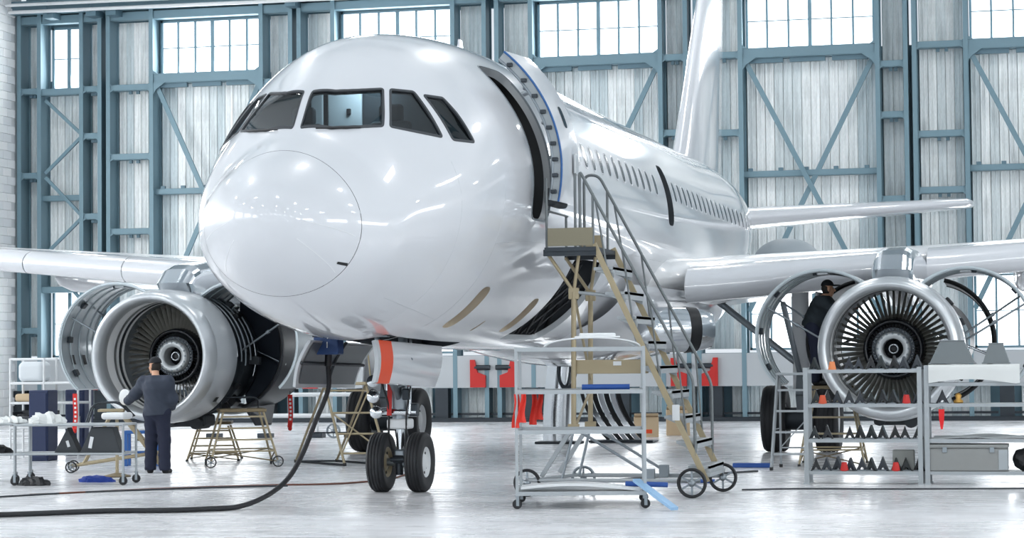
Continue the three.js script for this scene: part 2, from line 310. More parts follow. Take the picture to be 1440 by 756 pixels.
// glazing strips in the side and end walls
function farWindow(x0, x1, y0, y1, z0, z1, power, cells) {
  const w = struct('window_' + (++windowCount)); tag(w, 'long daylight glazing strip high in the hangar wall', 'window');
  const onX = z0 !== z1, nx = onX ? Math.sign((LEFT + RIGHT) / 2 - x0) : 0, nz = onX ? 0 : Math.sign(0 - z0), L = onX ? z1 - z0 : x1 - x0, cx = (x0 + x1) / 2, cz = (z0 + z1) / 2, cy = (y0 + y1) / 2;
  const place = (along, y, l, h, t, d) => onX ? bx(t, h, l, cx + nx * d, y, cz + along) : bx(l, h, t, cx + along, y, cz + nz * d);
  mesh('window_frame', [place(0, y0, L, 0.1, 0.16, 0.06), place(0, y1, L, 0.1, 0.16, 0.06), place(-L / 2, cy, 0.1, y1 - y0, 0.16, 0.06), place(L / 2, cy, 0.1, y1 - y0, 0.16, 0.06)], M.tealSteel, w);
  for (let i = 0; i < cells; i++) { mesh('window_pane', place(-L / 2 + (i + 0.5) * L / cells, cy, L / cells - 0.14, y1 - y0 - 0.1, 0.02, 0.03), M.pane, w); if (i) mesh('mullion', place(-L / 2 + i * L / cells, cy, 0.12, y1 - y0, 0.14, 0.06), M.tealSteel, w); }
  areaLight(L, y1 - y0 - 0.15, cx + nx * 0.2, cy, cz + nz * 0.2, cx + nx * 6, cy - 1.2, cz + nz * 6, power);
}
for (const z of [-25, -13, -1, 11, 23, 35]) farWindow(LEFT, LEFT, 5.0, 9.0, z - 4.4, z + 4.4, WINDOW_POWER * 0.95, 8);
for (const z of [-22, -8, 6, 20, 34]) farWindow(RIGHT, RIGHT, 5.4, 8.8, z - 4.6, z + 4.6, WINDOW_POWER * 1.25, 8);
for (let k = 0; k < 9; k++) { const x = -16.5 + k * 5.8; farWindow(x - 1.7, x + 1.7, 9.7, 11.6, FRONT, FRONT, WINDOW_POWER * 0.7, 6); farWindow(x - 1.7, x + 1.7, 1.8, 3.7, FRONT, FRONT, WINDOW_POWER * 0.25, 6); }
// rows of roof lamps
M.lampGlow = std(0xffffff, 0.4, 0, { emissive: 0xffffff, emissiveIntensity: 3.2 });
for (let i = 0; i < 6; i++) for (let j = 0; j < 6; j++) {
  const x = -17 + i * 9.0, z = -28 + j * 12.4, y = ROOF - 1.75;
  const l = thing('ceiling_lamp', 'round high-bay lamp hanging under the hangar roof trusses', 'lamp', x, y, z, 0, 'roof lamps of the hangar');
  mesh('housing', [lathe([[0.12, 0.5], [0.2, 0.42], [0.78, 0.02], [0.8, 0.0], [0.76, 0.02]], 24, 'y'), rod([0, 0.45, 0], [0, 1.7, 0], 0.02, 6)], M.galv, l);
  mesh('lamp_lens', bx(1.0, 0.03, 1.0, 0, 0.01, 0), M.lampGlow, l);
  areaLight(1.0, 1.0, x, y - 0.03, z, x, 0, z + 0.001, LAMP_POWER);
}

// ================================================================ THE AIRLINER (nose towards +z; s = distance aft of the nose tip, so z = -s)
const plane = thing('airplane', 'white twin-engine airliner with open front door and opened engine cowlings', 'airplane');
function pchip(tab) {                              // monotone curve in sqrt(s)
  const xs = tab.map((a) => Math.sqrt(a[0])), ys = tab.map((a) => a[1]), n = xs.length, h = [], d = [], m = new Array(n).fill(0);
  for (let i = 0; i < n - 1; i++) { h[i] = xs[i + 1] - xs[i]; d[i] = (ys[i + 1] - ys[i]) / h[i]; }
  m[0] = d[0]; m[n - 1] = d[n - 2];
  for (let i = 1; i < n - 1; i++) if (d[i - 1] * d[i] > 0) { const a = 2 * h[i] + h[i - 1], b = h[i] + 2 * h[i - 1]; m[i] = (a + b) / (a / d[i - 1] + b / d[i]); }
  return (s) => { const x = Math.min(Math.max(Math.sqrt(Math.max(s, 0)), xs[0]), xs[n - 1]); let i = 0; while (i < n - 2 && x > xs[i + 1]) i++; const t = (x - xs[i]) / h[i];
    return (1 + 2 * t) * (1 - t) ** 2 * ys[i] + t * (1 - t) ** 2 * h[i] * m[i] + t * t * (3 - 2 * t) * ys[i + 1] + t * t * (t - 1) * h[i] * m[i + 1]; };
}
const fTop = pchip([[0, 3.22], [.05, 3.47], [.25, 3.71], [.5, 3.90], [.8, 4.07], [1.1, 4.25], [1.5, 4.70], [2.0, 5.03], [2.6, 5.35], [3.3, 5.60], [4.4, 5.79], [5.5, 5.88], [6.5, 5.91], [14, 5.94], [22, 5.98], [24, 5.99], [28, 5.88], [32, 5.6], [34.5, 5.2]]);
const fBot = pchip([[0, 3.22], [.05, 2.94], [.25, 2.66], [.5, 2.48], [1.0, 2.25], [2, 2.03], [3, 1.925], [4, 1.875], [5.5, 1.84], [20, 1.79], [22, 1.95], [26, 2.75], [30, 3.7], [34.5, 4.9]]);
const fWid = pchip([[0, 0], [.05, .29], [.25, .57], [.5, .80], [1.0, 1.105], [1.5, 1.32], [2, 1.50], [3, 1.77], [4, 1.905], [5, 1.96], [6, 1.975], [23, 2.0], [25, 1.85], [29, 1.3], [34.5, .3]]);
const fK = pchip([[0, 0], [.5, .05], [1.2, .26], [2, .33], [3, .20], [4.5, .05], [6, 0], [34.5, 0]]);
const fFr = pchip([[0, .5], [2, .47], [5, .52], [34.5, .52]]);
function hull(s, th) {
  const t = fTop(s), b = fBot(s), yc = b + (t - b) * fFr(s), c = Math.cos(th);
  return V(fWid(s) * Math.sin(th) * (1 - fK(s) * Math.max(c, 0) ** 1.5), c > 0 ? yc + (t - yc) * c : yc + (yc - b) * c, -s);
}
function hullN(s, th) { const e = 0.004, a = hull(s + e, th).sub(hull(Math.max(s - e, 0), th)), b = hull(s, th + e).sub(hull(s, th - e)); return b.cross(a).normalize().multiplyScalar(1); }
const hullOut = (s, th, off) => { const n = hullN(s, th), p = hull(s, th); if (n.x * p.x + n.y * (p.y - 3.9) < 0) n.negate(); return p.addScaledVector(n, off); };
function thAt(s, y) { const t = fTop(s), b = fBot(s), yc = b + (t - b) * fFr(s); return Math.acos(Math.max(-1, Math.min(1, (y - yc) / (y > yc ? t - yc : yc - b)))); }
const TS = 1.8;                                     // metres per radian, for distances in the (s, theta) plane
function roundPoly(pts, rad, n = 4) {
  const q = pts.map(([s, t]) => V(s, t * TS, 0)), N = q.length, out = [];
  for (let i = 0; i < N; i++) { const a = q[(i + N - 1) % N], b = q[i], c = q[(i + 1) % N], r1 = Math.min(rad, a.distanceTo(b) * 0.45), r2 = Math.min(rad, c.distanceTo(b) * 0.45), s = b.clone().lerp(a, r1 / a.distanceTo(b)), e = b.clone().lerp(c, r2 / c.distanceTo(b));
    for (let k = 0; k <= n; k++) { const t = k / n; out.push(s.clone().multiplyScalar((1 - t) ** 2).addScaledVector(b, 2 * t * (1 - t)).addScaledVector(e, t * t)); } }
  const fine = []; out.forEach((p, i) => { const c = out[(i + 1) % out.length], m = Math.max(1, Math.round(p.distanceTo(c) / 0.05)); for (let k = 0; k < m; k++) fine.push(p.clone().lerp(c, k / m)); });
  return fine.map((p) => [p.x, p.y / TS]);
}
const flipPoly = (p) => p.map(([s, t]) => [s, -t]).reverse();
// cockpit panes: corners as (s, height); edges straight in space, the centre post edge at a fixed angle
const paneOutline = (c) => { const out = []; c.forEach((q, i) => { const r = c[(i + 1) % c.length], post = q.post && r.post; for (let k = 0; k < 6; k++) { const f = k / 6, s = q.s + (r.s - q.s) * f, y = q.y + (r.y - q.y) * f; out.push([s, post || (k === 0 && q.post) ? 0.055 : Math.max(0.055, thAt(s, y))]); } }); return out; };
const corner = (s, y, post) => ({ s, y, post });
const wPoly = [[corner(1.15, 4.275, true), corner(1.55, 4.735, true), corner(2.165, 4.815), corner(1.645, 4.33)], [corner(2.25, 4.815), corner(2.507, 4.81), corner(2.374, 4.26), corner(1.74, 4.33)], [corner(2.606, 4.775), corner(2.855, 4.765), corner(2.885, 4.58), corner(2.89, 4.24), corner(2.525, 4.24)]].map((c) => roundPoly(paneOutline(c), 0.03, 3));
const doorPoly = roundPoly([[4.45, thAt(4.45, 5.36)], [5.30, thAt(5.3, 5.36)], [5.30, thAt(5.3, 3.43)], [4.45, thAt(4.45, 3.43)]], 0.18);
const cargoPoly = roundPoly([[7.45, thAt(7.45, 3.06)], [9.5, thAt(9.5, 3.06)], [9.5, thAt(9.5, 1.96)], [7.45, thAt(7.45, 1.96)]], 0.12);
const slotPolys = [roundPoly([[3.82, 2.27], [4.22, 2.28], [4.34, 2.68], [3.94, 2.68]], 0.16), roundPoly([[6.52, 2.33], [6.92, 2.33], [7.05, 2.68], [6.66, 2.68]], 0.16), roundPoly([[5.30, 2.565], [5.37, 2.565], [5.39, 2.69], [5.31, 2.69]], 0.03)];
const exitPoly = roundPoly([[13.85, 1.09], [14.40, 1.09], [14.40, 1.61], [13.85, 1.61]], 0.16);
const gearPoly = roundPoly([[2.95, Math.PI - 0.27], [6.1, Math.PI - 0.27], [6.1, Math.PI - 0.005], [2.95, Math.PI - 0.005]], 0.02);
const holes = [...wPoly, ...wPoly.map(flipPoly), doorPoly, cargoPoly, ...slotPolys, exitPoly, gearPoly, flipPoly(gearPoly)].map((p) => { const s = p.map((q) => q[0]), t = p.map((q) => q[1]); return { p, s0: Math.min(...s), s1: Math.max(...s), t0: Math.min(...t), t1: Math.max(...t) }; });
const inPoly = (p, s, t) => { let c = false; for (let i = 0, j = p.length - 1; i < p.length; j = i++) if ((p[i][1] > t) !== (p[j][1] > t) && s < (p[j][0] - p[i][0]) * (t - p[i][1]) / (p[j][1] - p[i][1]) + p[i][0]) c = !c; return c; };
function holeAt(s, t) { for (const h of holes) if (s > h.s0 && s < h.s1 && t > h.t0 && t < h.t1 && inPoly(h.p, s, t)) return h; return null; }
function hullMesh(rows, cols, off) {                // skin over the rows, with the openings cut out along their outlines
  const R = rows.length, pts = []; for (let i = 0; i < R; i++) for (let j = 0; j <= cols; j++) pts.push([rows[i], -Math.PI + j / cols * 2 * Math.PI]);
  const idx = [], state = new Uint8Array(pts.length), owner = {}; const id = (i, j) => i * (cols + 1) + j;
  for (let i = 0; i < R - 1; i++) for (let j = 0; j < cols; j++) {
    const h = holeAt((rows[i] + rows[i + 1]) / 2, -Math.PI + (j + 0.5) / cols * 2 * Math.PI), q = [id(i, j), id(i, j + 1), id(i + 1, j), id(i + 1, j + 1)];
    for (const k of q) { state[k] |= h ? 2 : 1; if (h) owner[k] = h; }
    if (!h) idx.push(q[0], q[2], q[1], q[1], q[2], q[3]);
  }
  const pos = [], uv = [];
  pts.forEach(([s, t], k) => {
    if (state[k] === 3) { const P = owner[k].p; let best = 1e9, bs = s, bt = t;
      for (let i = 0; i < P.length; i++) { const a = P[i], b = P[(i + 1) % P.length], dx = b[0] - a[0], dy = (b[1] - a[1]) * TS, px = s - a[0], py = (t - a[1]) * TS, u = Math.max(0, Math.min(1, (px * dx + py * dy) / (dx * dx + dy * dy + 1e-12))), ex = px - u * dx, ey = py - u * dy, d = ex * ex + ey * ey; if (d < best) { best = d; bs = a[0] + u * dx; bt = a[1] + u * (b[1] - a[1]); } }
      s = bs; t = bt; }
    const p = off ? hullOut(Math.max(s, 0.02), t, off) : hull(s, t); pos.push(p.x, p.y, p.z); uv.push(s, t * TS);
  });
  const g = geo(pos, idx, uv), n = g.attributes.normal;       // close the seam along the keel
  for (let i = 0; i < R; i++) { const a = id(i, 0), b = id(i, cols), q = V(n.getX(a) + n.getX(b), n.getY(a) + n.getY(b), n.getZ(a) + n.getZ(b)).normalize(); n.setXYZ(a, q.x, q.y, q.z); n.setXYZ(b, q.x, q.y, q.z); }
  return g;
}
function stops(...spans) { const out = []; for (const [a, b, st] of spans) { const n = Math.max(1, Math.round((b - a) / st)); for (let i = 0; i < n; i++) out.push(a + (b - a) * i / n); } out.push(spans[spans.length - 1][1]); return out; }
const COLS = 420;
mesh('radome', hullMesh(Array.from({ length: 42 }, (_, i) => (i / 41) ** 2 * 0.655), COLS, 0), M.radome, plane);
const fuselage = mesh('fuselage', hullMesh(stops([0.661, 1.05, 0.05], [1.05, 3.0, 0.025], [3.0, 4.35, 0.05], [4.35, 5.45, 0.04], [5.45, 6.5, 0.1], [6.5, 7.4, 0.05], [7.4, 9.6, 0.06], [9.6, 13.75, 0.4], [13.75, 14.5, 0.05], [14.5, 34.5, 0.5]), COLS, 0), M.paint, plane);
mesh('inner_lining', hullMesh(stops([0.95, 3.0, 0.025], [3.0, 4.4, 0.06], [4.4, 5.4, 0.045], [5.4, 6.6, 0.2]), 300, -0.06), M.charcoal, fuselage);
// window frames and panes
function ringOn(poly, w, lift, inner = 0) {         // flat rim lying on the skin round an outline
  const N = poly.length, pos = [], uv = [], idx = [];
  for (let i = 0; i < N; i++) { const a = poly[(i + N - 1) % N], b = poly[i], c = poly[(i + 1) % N]; let nx = (c[1] - a[1]) * TS, ny = -(c[0] - a[0]); const l = Math.hypot(nx, ny); nx /= l; ny /= l;
    const q = [b[0] + nx * 0.02, b[1] + ny * 0.02 / TS], sg = inPoly(poly, q[0], q[1]) ? -1 : 1;
    for (const [o, h] of [[-inner, -0.02], [-inner, lift], [w, lift], [w, -0.004]]) { const p = hullOut(b[0] + nx * o * sg, b[1] + ny * o * sg / TS, h); pos.push(p.x, p.y, p.z); uv.push(0, 0); } }
  for (let i = 0; i < N; i++) for (let k = 0; k < 3; k++) { const a = i * 4 + k, b = ((i + 1) % N) * 4 + k; idx.push(a, b, a + 1, b, b + 1, a + 1); }
  const g = geo(pos, idx, uv).toNonIndexed(); g.computeVertexNormals(); return g;
}
function fillPoly(poly, off) {
  const tri = THREE.ShapeUtils.triangulateShape(poly.map(([s, t]) => new THREE.Vector2(s, t * TS)), []), pos = [], idx = [];
  for (const [s, t] of poly) { const p = hullOut(s, t, off); pos.push(p.x, p.y, p.z); } for (const f of tri) idx.push(...f); return geo(pos, idx);
}
for (const P of [...wPoly, ...wPoly.map(flipPoly)]) { const w = mesh('cockpit_window', fillPoly(P, -0.012), M.glass, fuselage); w.userData.label = 'dark tinted cockpit pane'; mesh('window_rim', ringOn(P, 0.02, 0.005, 0.012), M.charcoal, plane); }
for (const sg of [1, -1]) { const lower = (f) => { const s = 1.13 + (1.61 - 1.13) * f, y = 4.262 + (4.30 - 4.262) * f; return hullOut(s, sg * Math.max(0.06, thAt(s, y)), 0.02); }; mesh('wiper', sweep(Array.from({ length: 10 }, (_, i) => lower(0.05 + 0.055 * i)), 0.009, 6), M.black, plane); }
// openings: walls run inwards from the outline to a back sheet
function recess(name, poly, depth, m, mb) {
  const N = poly.length, pos = [], idx = []; for (let i = 0; i < N; i++) for (const d of [0.0, -depth]) { const p = hullOut(poly[i][0], poly[i][1], d); pos.push(p.x, p.y, p.z); }
  for (let i = 0; i < N; i++) { const a = i * 2, b = ((i + 1) % N) * 2; idx.push(a, b, a + 1, b, b + 1, a + 1); }
  const o = mesh(name, geo(pos, idx), m, fuselage); if (mb) mesh(name + '_back', fillPoly(poly, -depth), mb, plane); return o;
}
M.beige = std(0xb7ab98, 0.6);
slotPolys.forEach((p, i) => recess('belly_vent', p, i === 2 ? 0.08 : 0.28, M.beige, M.beige));
recess('exit_opening', exitPoly, 0.3, M.charcoal, M.charcoal);
recess('door_frame', doorPoly, 0.1, M.grayPaint); recess('cargo_frame', cargoPoly, 0.08, M.grayPaint); mesh('door_seal', ringOn(doorPoly, 0.02, 0.006), M.steel, fuselage);
recess('gear_bay_edge', gearPoly, 0.25, M.darkSteel); recess('gear_bay_edge', flipPoly(gearPoly), 0.25, M.darkSteel);
// passenger windows down the port side
{
  const spots = []; for (let k = 0; k < 13; k++) spots.push(7.05 + 0.534 * (k - 2)); spots.push(13.0); for (let k = 0; k < 19; k++) spots.push(14.80 + 0.534 * k); 
  const pane = (s0) => { const pos = [], idx = [], th0 = thAt(s0, 4.47), n = 20; const c = hullOut(s0, th0, 0.004); pos.push(c.x, c.y, c.z);
    for (let k = 0; k < n; k++) { const a = k / n * 2 * Math.PI, ca = Math.cos(a), sa = Math.sin(a), p = hullOut(s0 + 0.115 * Math.sign(ca) * Math.abs(ca) ** 0.7, th0 + 0.165 / 2 * Math.sign(sa) * Math.abs(sa) ** 0.7, 0.004); pos.push(p.x, p.y, p.z); idx.push(0, 1 + k, 1 + (k + 1) % n); } return geo(pos, idx); };
  for (const s of spots) { mesh('passenger_window', pane(s), M.cabinGlass, fuselage);
    const th0 = thAt(s, 4.47), loop = Array.from({ length: 20 }, (_, k) => { const a = k / 20 * 2 * Math.PI, ca = Math.cos(a), sa = Math.sin(a); return hullOut(s + 0.13 * Math.sign(ca) * Math.abs(ca) ** 0.7, th0 + 0.094 * Math.sign(sa) * Math.abs(sa) ** 0.7, 0.002); });
    mesh('window_surround', sweep(loop, 0.006, 5, true), M.paint, fuselage); }
}
// nose details: lightning strips, probe plate, panel joints
for (const t of [1.75, 2.35, -1.75, -2.35]) mesh('lightning_strip', sweep(Array.from({ length: 14 }, (_, i) => hullOut(0.12 + i * 0.037, t * (0.9 + 0.1 * i / 13), -0.001)), 0.004, 5), M.white, plane);
mesh('vent_slot', [fillPoly(roundPoly([[0.535, 2.185], [0.645, 2.15], [0.655, 2.195], [0.54, 2.225]], 0.01), 0.004)], M.black, fuselage);
for (const [s0, s1, t0, t1] of [[2.3, 2.3, 1.3, 2.9], [3.4, 3.4, 1.5, 3.0], [6.2, 6.2, 0, 2.95], [10.3, 10.3, 0, 2.9], [11.0, 18, 1.9, 1.9], [3.4, 7.2, 1.95, 1.95], [1.6, 3.4, 2.45, 2.6]]) mesh('panel_joint', sweep(Array.from({ length: 24 }, (_, i) => hullOut(s0 + (s1 - s0) * i / 23, t0 + (t1 - t0) * i / 23, -0.001)), 0.0035, 4), M.grayPaint, fuselage);
mesh('antenna', extrude([[-0.18, 0], [0.18, 0], [0.02, 0.32], [-0.1, 0.32]], 0.03, 0.008).rotateY(Math.PI / 2).translate(0, fTop(8.2) - 0.01, -8.2), M.paint, fuselage);
// inside: cockpit and entrance
function hullSection(s, y0, y1, inset) {            // wall across the hull at s, between two heights
  const pts = []; for (let k = 0; k <= 80; k++) { const th = -Math.PI + k / 80 * 2 * Math.PI, p = hull(s, th), f = 1 - inset; pts.push(new THREE.Vector2(p.x * f, Math.max(y0, Math.min(y1, 3.9 + (p.y - 3.9) * f)))); }
  return new THREE.ShapeGeometry(new THREE.Shape(pts)).translate(0, 0, -s);
}
{
  const room = sub('cockpit', plane);
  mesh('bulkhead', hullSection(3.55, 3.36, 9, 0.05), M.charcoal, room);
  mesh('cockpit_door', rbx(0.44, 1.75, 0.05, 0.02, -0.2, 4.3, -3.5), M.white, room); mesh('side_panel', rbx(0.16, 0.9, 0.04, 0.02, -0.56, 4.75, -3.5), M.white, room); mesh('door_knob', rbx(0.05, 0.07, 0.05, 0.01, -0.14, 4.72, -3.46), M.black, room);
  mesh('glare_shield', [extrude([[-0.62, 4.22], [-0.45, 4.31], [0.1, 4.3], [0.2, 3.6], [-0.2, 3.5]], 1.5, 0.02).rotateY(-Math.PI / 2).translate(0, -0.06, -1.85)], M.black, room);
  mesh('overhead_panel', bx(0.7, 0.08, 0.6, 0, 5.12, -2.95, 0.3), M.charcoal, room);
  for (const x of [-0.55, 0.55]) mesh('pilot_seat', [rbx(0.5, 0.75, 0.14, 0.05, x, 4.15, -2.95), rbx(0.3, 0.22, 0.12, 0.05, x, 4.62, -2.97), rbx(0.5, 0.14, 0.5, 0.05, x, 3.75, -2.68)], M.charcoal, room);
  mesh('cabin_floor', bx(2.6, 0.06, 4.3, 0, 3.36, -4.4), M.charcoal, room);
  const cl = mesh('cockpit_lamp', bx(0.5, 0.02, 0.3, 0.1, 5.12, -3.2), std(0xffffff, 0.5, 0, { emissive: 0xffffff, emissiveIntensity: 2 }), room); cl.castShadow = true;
  areaLight(0.5, 0.3, 0.1, 5.1, -3.2, 0.0, 4.2, -3.5, 45); areaLight(0.8, 0.3, 0.4, 5.36, -5.0, 0.5, 4.0, -5.1, 25); mesh('added_entrance_light', bx(0.8, 0.02, 0.3, 0.4, 5.385, -5.0), cl.material, room);  // entrance light and its glowing panel are added to brighten the doorway interior
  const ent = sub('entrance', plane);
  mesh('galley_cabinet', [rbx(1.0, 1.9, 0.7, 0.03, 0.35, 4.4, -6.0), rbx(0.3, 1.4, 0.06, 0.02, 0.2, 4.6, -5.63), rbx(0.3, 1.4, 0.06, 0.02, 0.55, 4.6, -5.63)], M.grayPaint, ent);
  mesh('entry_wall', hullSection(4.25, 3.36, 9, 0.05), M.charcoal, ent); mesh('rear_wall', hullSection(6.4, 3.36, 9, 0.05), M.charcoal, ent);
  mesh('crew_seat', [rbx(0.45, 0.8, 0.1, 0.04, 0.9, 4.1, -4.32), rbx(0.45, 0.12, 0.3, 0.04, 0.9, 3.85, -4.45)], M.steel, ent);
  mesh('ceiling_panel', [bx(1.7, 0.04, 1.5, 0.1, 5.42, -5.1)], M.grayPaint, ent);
  const hold = sub('cargo_hold', plane);
  mesh('hold_lining', [bx(0.04, 1.1, 2.3, 0.02, 2.55, -8.48), bx(1.72, 0.04, 2.3, 0.87, 3.14, -8.48), bx(0.66, 0.04, 2.3, 0.35, 1.98, -8.48), hullSection(9.62, 1.0, 3.14, 0.03), hullSection(7.33, 1.0, 3.14, 0.03)], M.charcoal, hold);
  for (let k = 0; k < 4; k++) { const z = -7.75 - k * 0.5; mesh('hold_frame', [rod([0.25, 2.0, z], [1.5, 3.1, z], 0.018, 6), rod([0.25, 3.1, z], [0.25, 2.0, z - 0.45], 0.018, 6), rod([0.25, 2.0, z], [0.25, 3.1, z - 0.45], 0.018, 6), rod([0.7, 2.05, z], [1.5, 2.75, z - 0.4], 0.018, 6), rod([1.5, 3.05, z], [0.8, 2.05, z - 0.4], 0.02, 6)], M.black, hold); }
}
// front door, pushed out and a little forward of its opening
{
  const d = sub('front_door', plane), s0 = 4.47, s1 = 5.28, y0 = 3.45, y1 = 5.34; d.position.set(0.40, 0.16, 0.16);
  const f = (u, v) => { const s = s0 + (s1 - s0) * u, y = y1 + (y0 - y1) * v; return hullOut(s, thAt(s, y), 0.0); }, n = (u, v) => { const s = s0 + (s1 - s0) * u, y = y1 + (y0 - y1) * v, t = thAt(s, y); return hullOut(s, t, 1).sub(hull(s, t)); };
  mesh('door_panel', shell(10, 30, f, 0.11, n), M.paint, d);
  const edge = (v, off, dz) => { const y = y1 + (y0 - y1) * v, p = hullOut(s0, thAt(s0, y), off); p.z += dz; return p; };
  mesh('door_edge_frame', [sweep(Array.from({ length: 30 }, (_, i) => edge(i / 29, -0.13, 0.0)), 0.018, 6), grid(1, 30, (u, v) => edge(v, -0.11 - u * 0.03, 0.004))], M.steel, d); mesh('door_edge_face', grid(1, 30, (u, v) => edge(v, -0.03 - u * 0.08, 0.003)), M.doorEdge ||= std(0x9fa6aa, 0.5, 0.2), d);
  mesh('blue_seal', sweep(Array.from({ length: 30 }, (_, i) => edge(i / 29, -0.012, 0.01)), 0.014, 6), M.seal, d);
  for (let k = 0; k < 9; k++) { const p = edge(0.06 + 0.11 * k, -0.09, 0.02), o = mesh('latch', rbx(0.07, 0.05, 0.06, 0.01), M.darkSteel, d); o.position.copy(p); }
  mesh('door_liner', grid(8, 24, (u, v) => { const s = s0 + 0.06 + (s1 - s0 - 0.12) * u, y = y1 - 0.08 + (y0 - y1 + 0.16) * v; return hullOut(s, thAt(s, y), -0.13); }), M.charcoal, d); for (const f of [0.2, 0.45, 0.7]) mesh('door_rib', sweep(Array.from({ length: 8 }, (_, i) => { const s = s0 + 0.03 + (s1 - s0 - 0.06) * i / 7, y = y1 + (y0 - y1) * f; return hullOut(s, thAt(s, y), -0.15); }), 0.03, 6), M.steel, d);
  mesh('slide_pack', rbx(0.16, 0.22, 0.7, 0.05, 1.76, 3.52, -4.87), M.charcoal, d);
  mesh('door_handle', [rbx(0.03, 0.26, 0.14, 0.01, 1.985, 3.95, -5.0)], M.grayPaint, d);
  mesh('door_window', fillPoly(roundPoly([[4.84, 1.17], [4.98, 1.17], [4.98, 1.32], [4.84, 1.32]], 0.06), 0.004), M.cabinGlass, d);
  mesh('support_arm', [pipe([[1.5, 5.05, -5.33], [1.8, 5.16, -5.5], [2.05, 4.98, -5.42], [2.03, 4.6, -5.2]], 0.03, 0.08), rbx(0.1, 0.16, 0.1, 0.02, 2.03, 4.55, -5.18)], M.steel, plane);
}
// ---------------------------------------------------------------- wings, tail
function foil(n = 18) { const up = [], lo = []; for (let i = 0; i <= n; i++) { const x = (1 - Math.cos(i / n * Math.PI)) / 2, t = 5 * (0.2969 * Math.sqrt(x) - 0.126 * x - 0.3516 * x * x + 0.2843 * x ** 3 - 0.1036 * x ** 4), c = 0.02 * (1 - (2 * x - 0.8) ** 2); up.push([x, t, c]); lo.push([x, -t, c]); } return [...up.reverse(), ...lo.slice(1)]; }
function wingLoft(sections, sign = 1) {             // sections: [x, s of leading edge, y, chord, thickness ratio, twist]
  const F = foil(), n = F.length, S = sections.length;
  const ring = (k) => { const [x, s, y, c, t, tw = 0] = sections[k]; return F.map(([a, b, cm]) => { const px = a * c, py = (b * t + cm) * c; return V(x * sign, y + py * Math.cos(tw) - px * Math.sin(tw), -(s + px * Math.cos(tw) + py * Math.sin(tw))); }); };
  const R = sections.map((_, k) => ring(k)), pos = [], idx = []; R.forEach((r) => r.forEach((p) => pos.push(p.x, p.y, p.z)));
  for (let k = 0; k < S - 1; k++) for (let i = 0; i < n - 1; i++) { const a = k * n + i, b = a + n; sign > 0 ? idx.push(a, a + 1, b, b, a + 1, b + 1) : idx.push(a, b, a + 1, b, b + 1, a + 1); }
  for (const k of [0, S - 1]) for (let i = 1; i < n - 2; i++) idx.push(k * n, k * n + i, k * n + i + 1);
  return geo(pos, idx);
}
const LEs = (x) => 13.55 + (x - 2.1) * 0.505, LEy = (x) => 2.92 + (x - 2.1) * 0.090;
for (const sg of [1, -1]) {
  const w = sub('wing', plane);
  mesh('wing_skin', wingLoft([[1.6, LEs(1.6), LEy(1.6), 6.4, 0.135, 0.04], [2.4, LEs(2.4), LEy(2.4), 5.9, 0.13, 0.035], [6.4, LEs(6.4), LEy(6.4), 3.9, 0.12, 0.02], [12, LEs(12), LEy(12), 2.7, 0.115, 0], [17, LEs(17), LEy(17), 1.6, 0.11, -0.01]], sg), M.wingMetal, w);
  for (const [a, b] of [[2.35, 5.32], [6.1, 8.9], [8.93, 11.6], [11.63, 14.2], [14.23, 16.7]]) {
    const sl = (x) => { const c = 0.92 - (x - 2) * 0.018; return (u) => { const a2 = -1.9 + u * 3.5, rx = 0.29 - (x - 2) * 0.008, up = u > 0.5 ? (u - 0.5) * 2 : 0, dn = u < 0.5 ? (0.5 - u) * 2 : 0; return [Math.cos(a2) * 0.16 - up * up * c * 0.75 - dn * dn * 0.2, Math.sin(a2) * rx + up * 0.06]; }; };
    mesh('slat', shell(18, 10, (u, v) => { const x = a + (b - a) * v, [dz, dy] = sl(x)(u); return V(x * sg, LEy(x) - 0.10 + dy, -(LEs(x) - 0.30) + dz); }, 0.025, (u, v) => { const a2 = -1.9 + u * 3.5; return V(0, Math.sin(a2), Math.cos(a2)).normalize(); }), M.paint, w);
  }
  for (const x of [4.3, 7.6, 11.0]) mesh('flap_track_fairing', lathe([[0, -3.4], [0.05, -3.3], [0.16, -2.6], [0.22, -1.6], [0.2, -0.8], [0.12, -0.25], [0, 0]], 20).scale(0.8, 1.25, 1).translate(x * sg, LEy(x) - 0.35, -(LEs(x) + 3.1 - x * 0.28)), M.paint, w);
  const st = sub('stabilizer', plane);
  mesh('stabilizer_skin', wingLoft([[0.3, 26.9, 4.74, 4.3, 0.13], [1.2, 27.5, 4.78, 3.9, 0.13], [6.15, 30.5, 5.20, 1.6, 0.15], [6.28, 30.75, 5.21, 1.2, 0.1]], sg), M.paint, st);
}
{
  const F = foil(), secs = [[5.6, 25.9, 7.2, 0.1], [6.4, 26.9, 6.4, 0.1], [11.0, 30.75, 3.2, 0.1], [12.3, 31.9, 2.3, 0.1]], pos = [], idx = [], n = F.length;
  for (const [y, s, c, t] of secs) for (const [a, b] of F) pos.push(b * t * c, y, -(s + a * c));
  for (let k = 0; k < secs.length - 1; k++) for (let i = 0; i < n - 1; i++) { const a = k * n + i, b = a + n; idx.push(a, a + 1, b, b, a + 1, b + 1); } for (let i = 1; i < n - 2; i++) idx.push(3 * n, 3 * n + i, 3 * n + i + 1);
  mesh('tail_fin', geo(pos, idx), M.paint, plane);
}
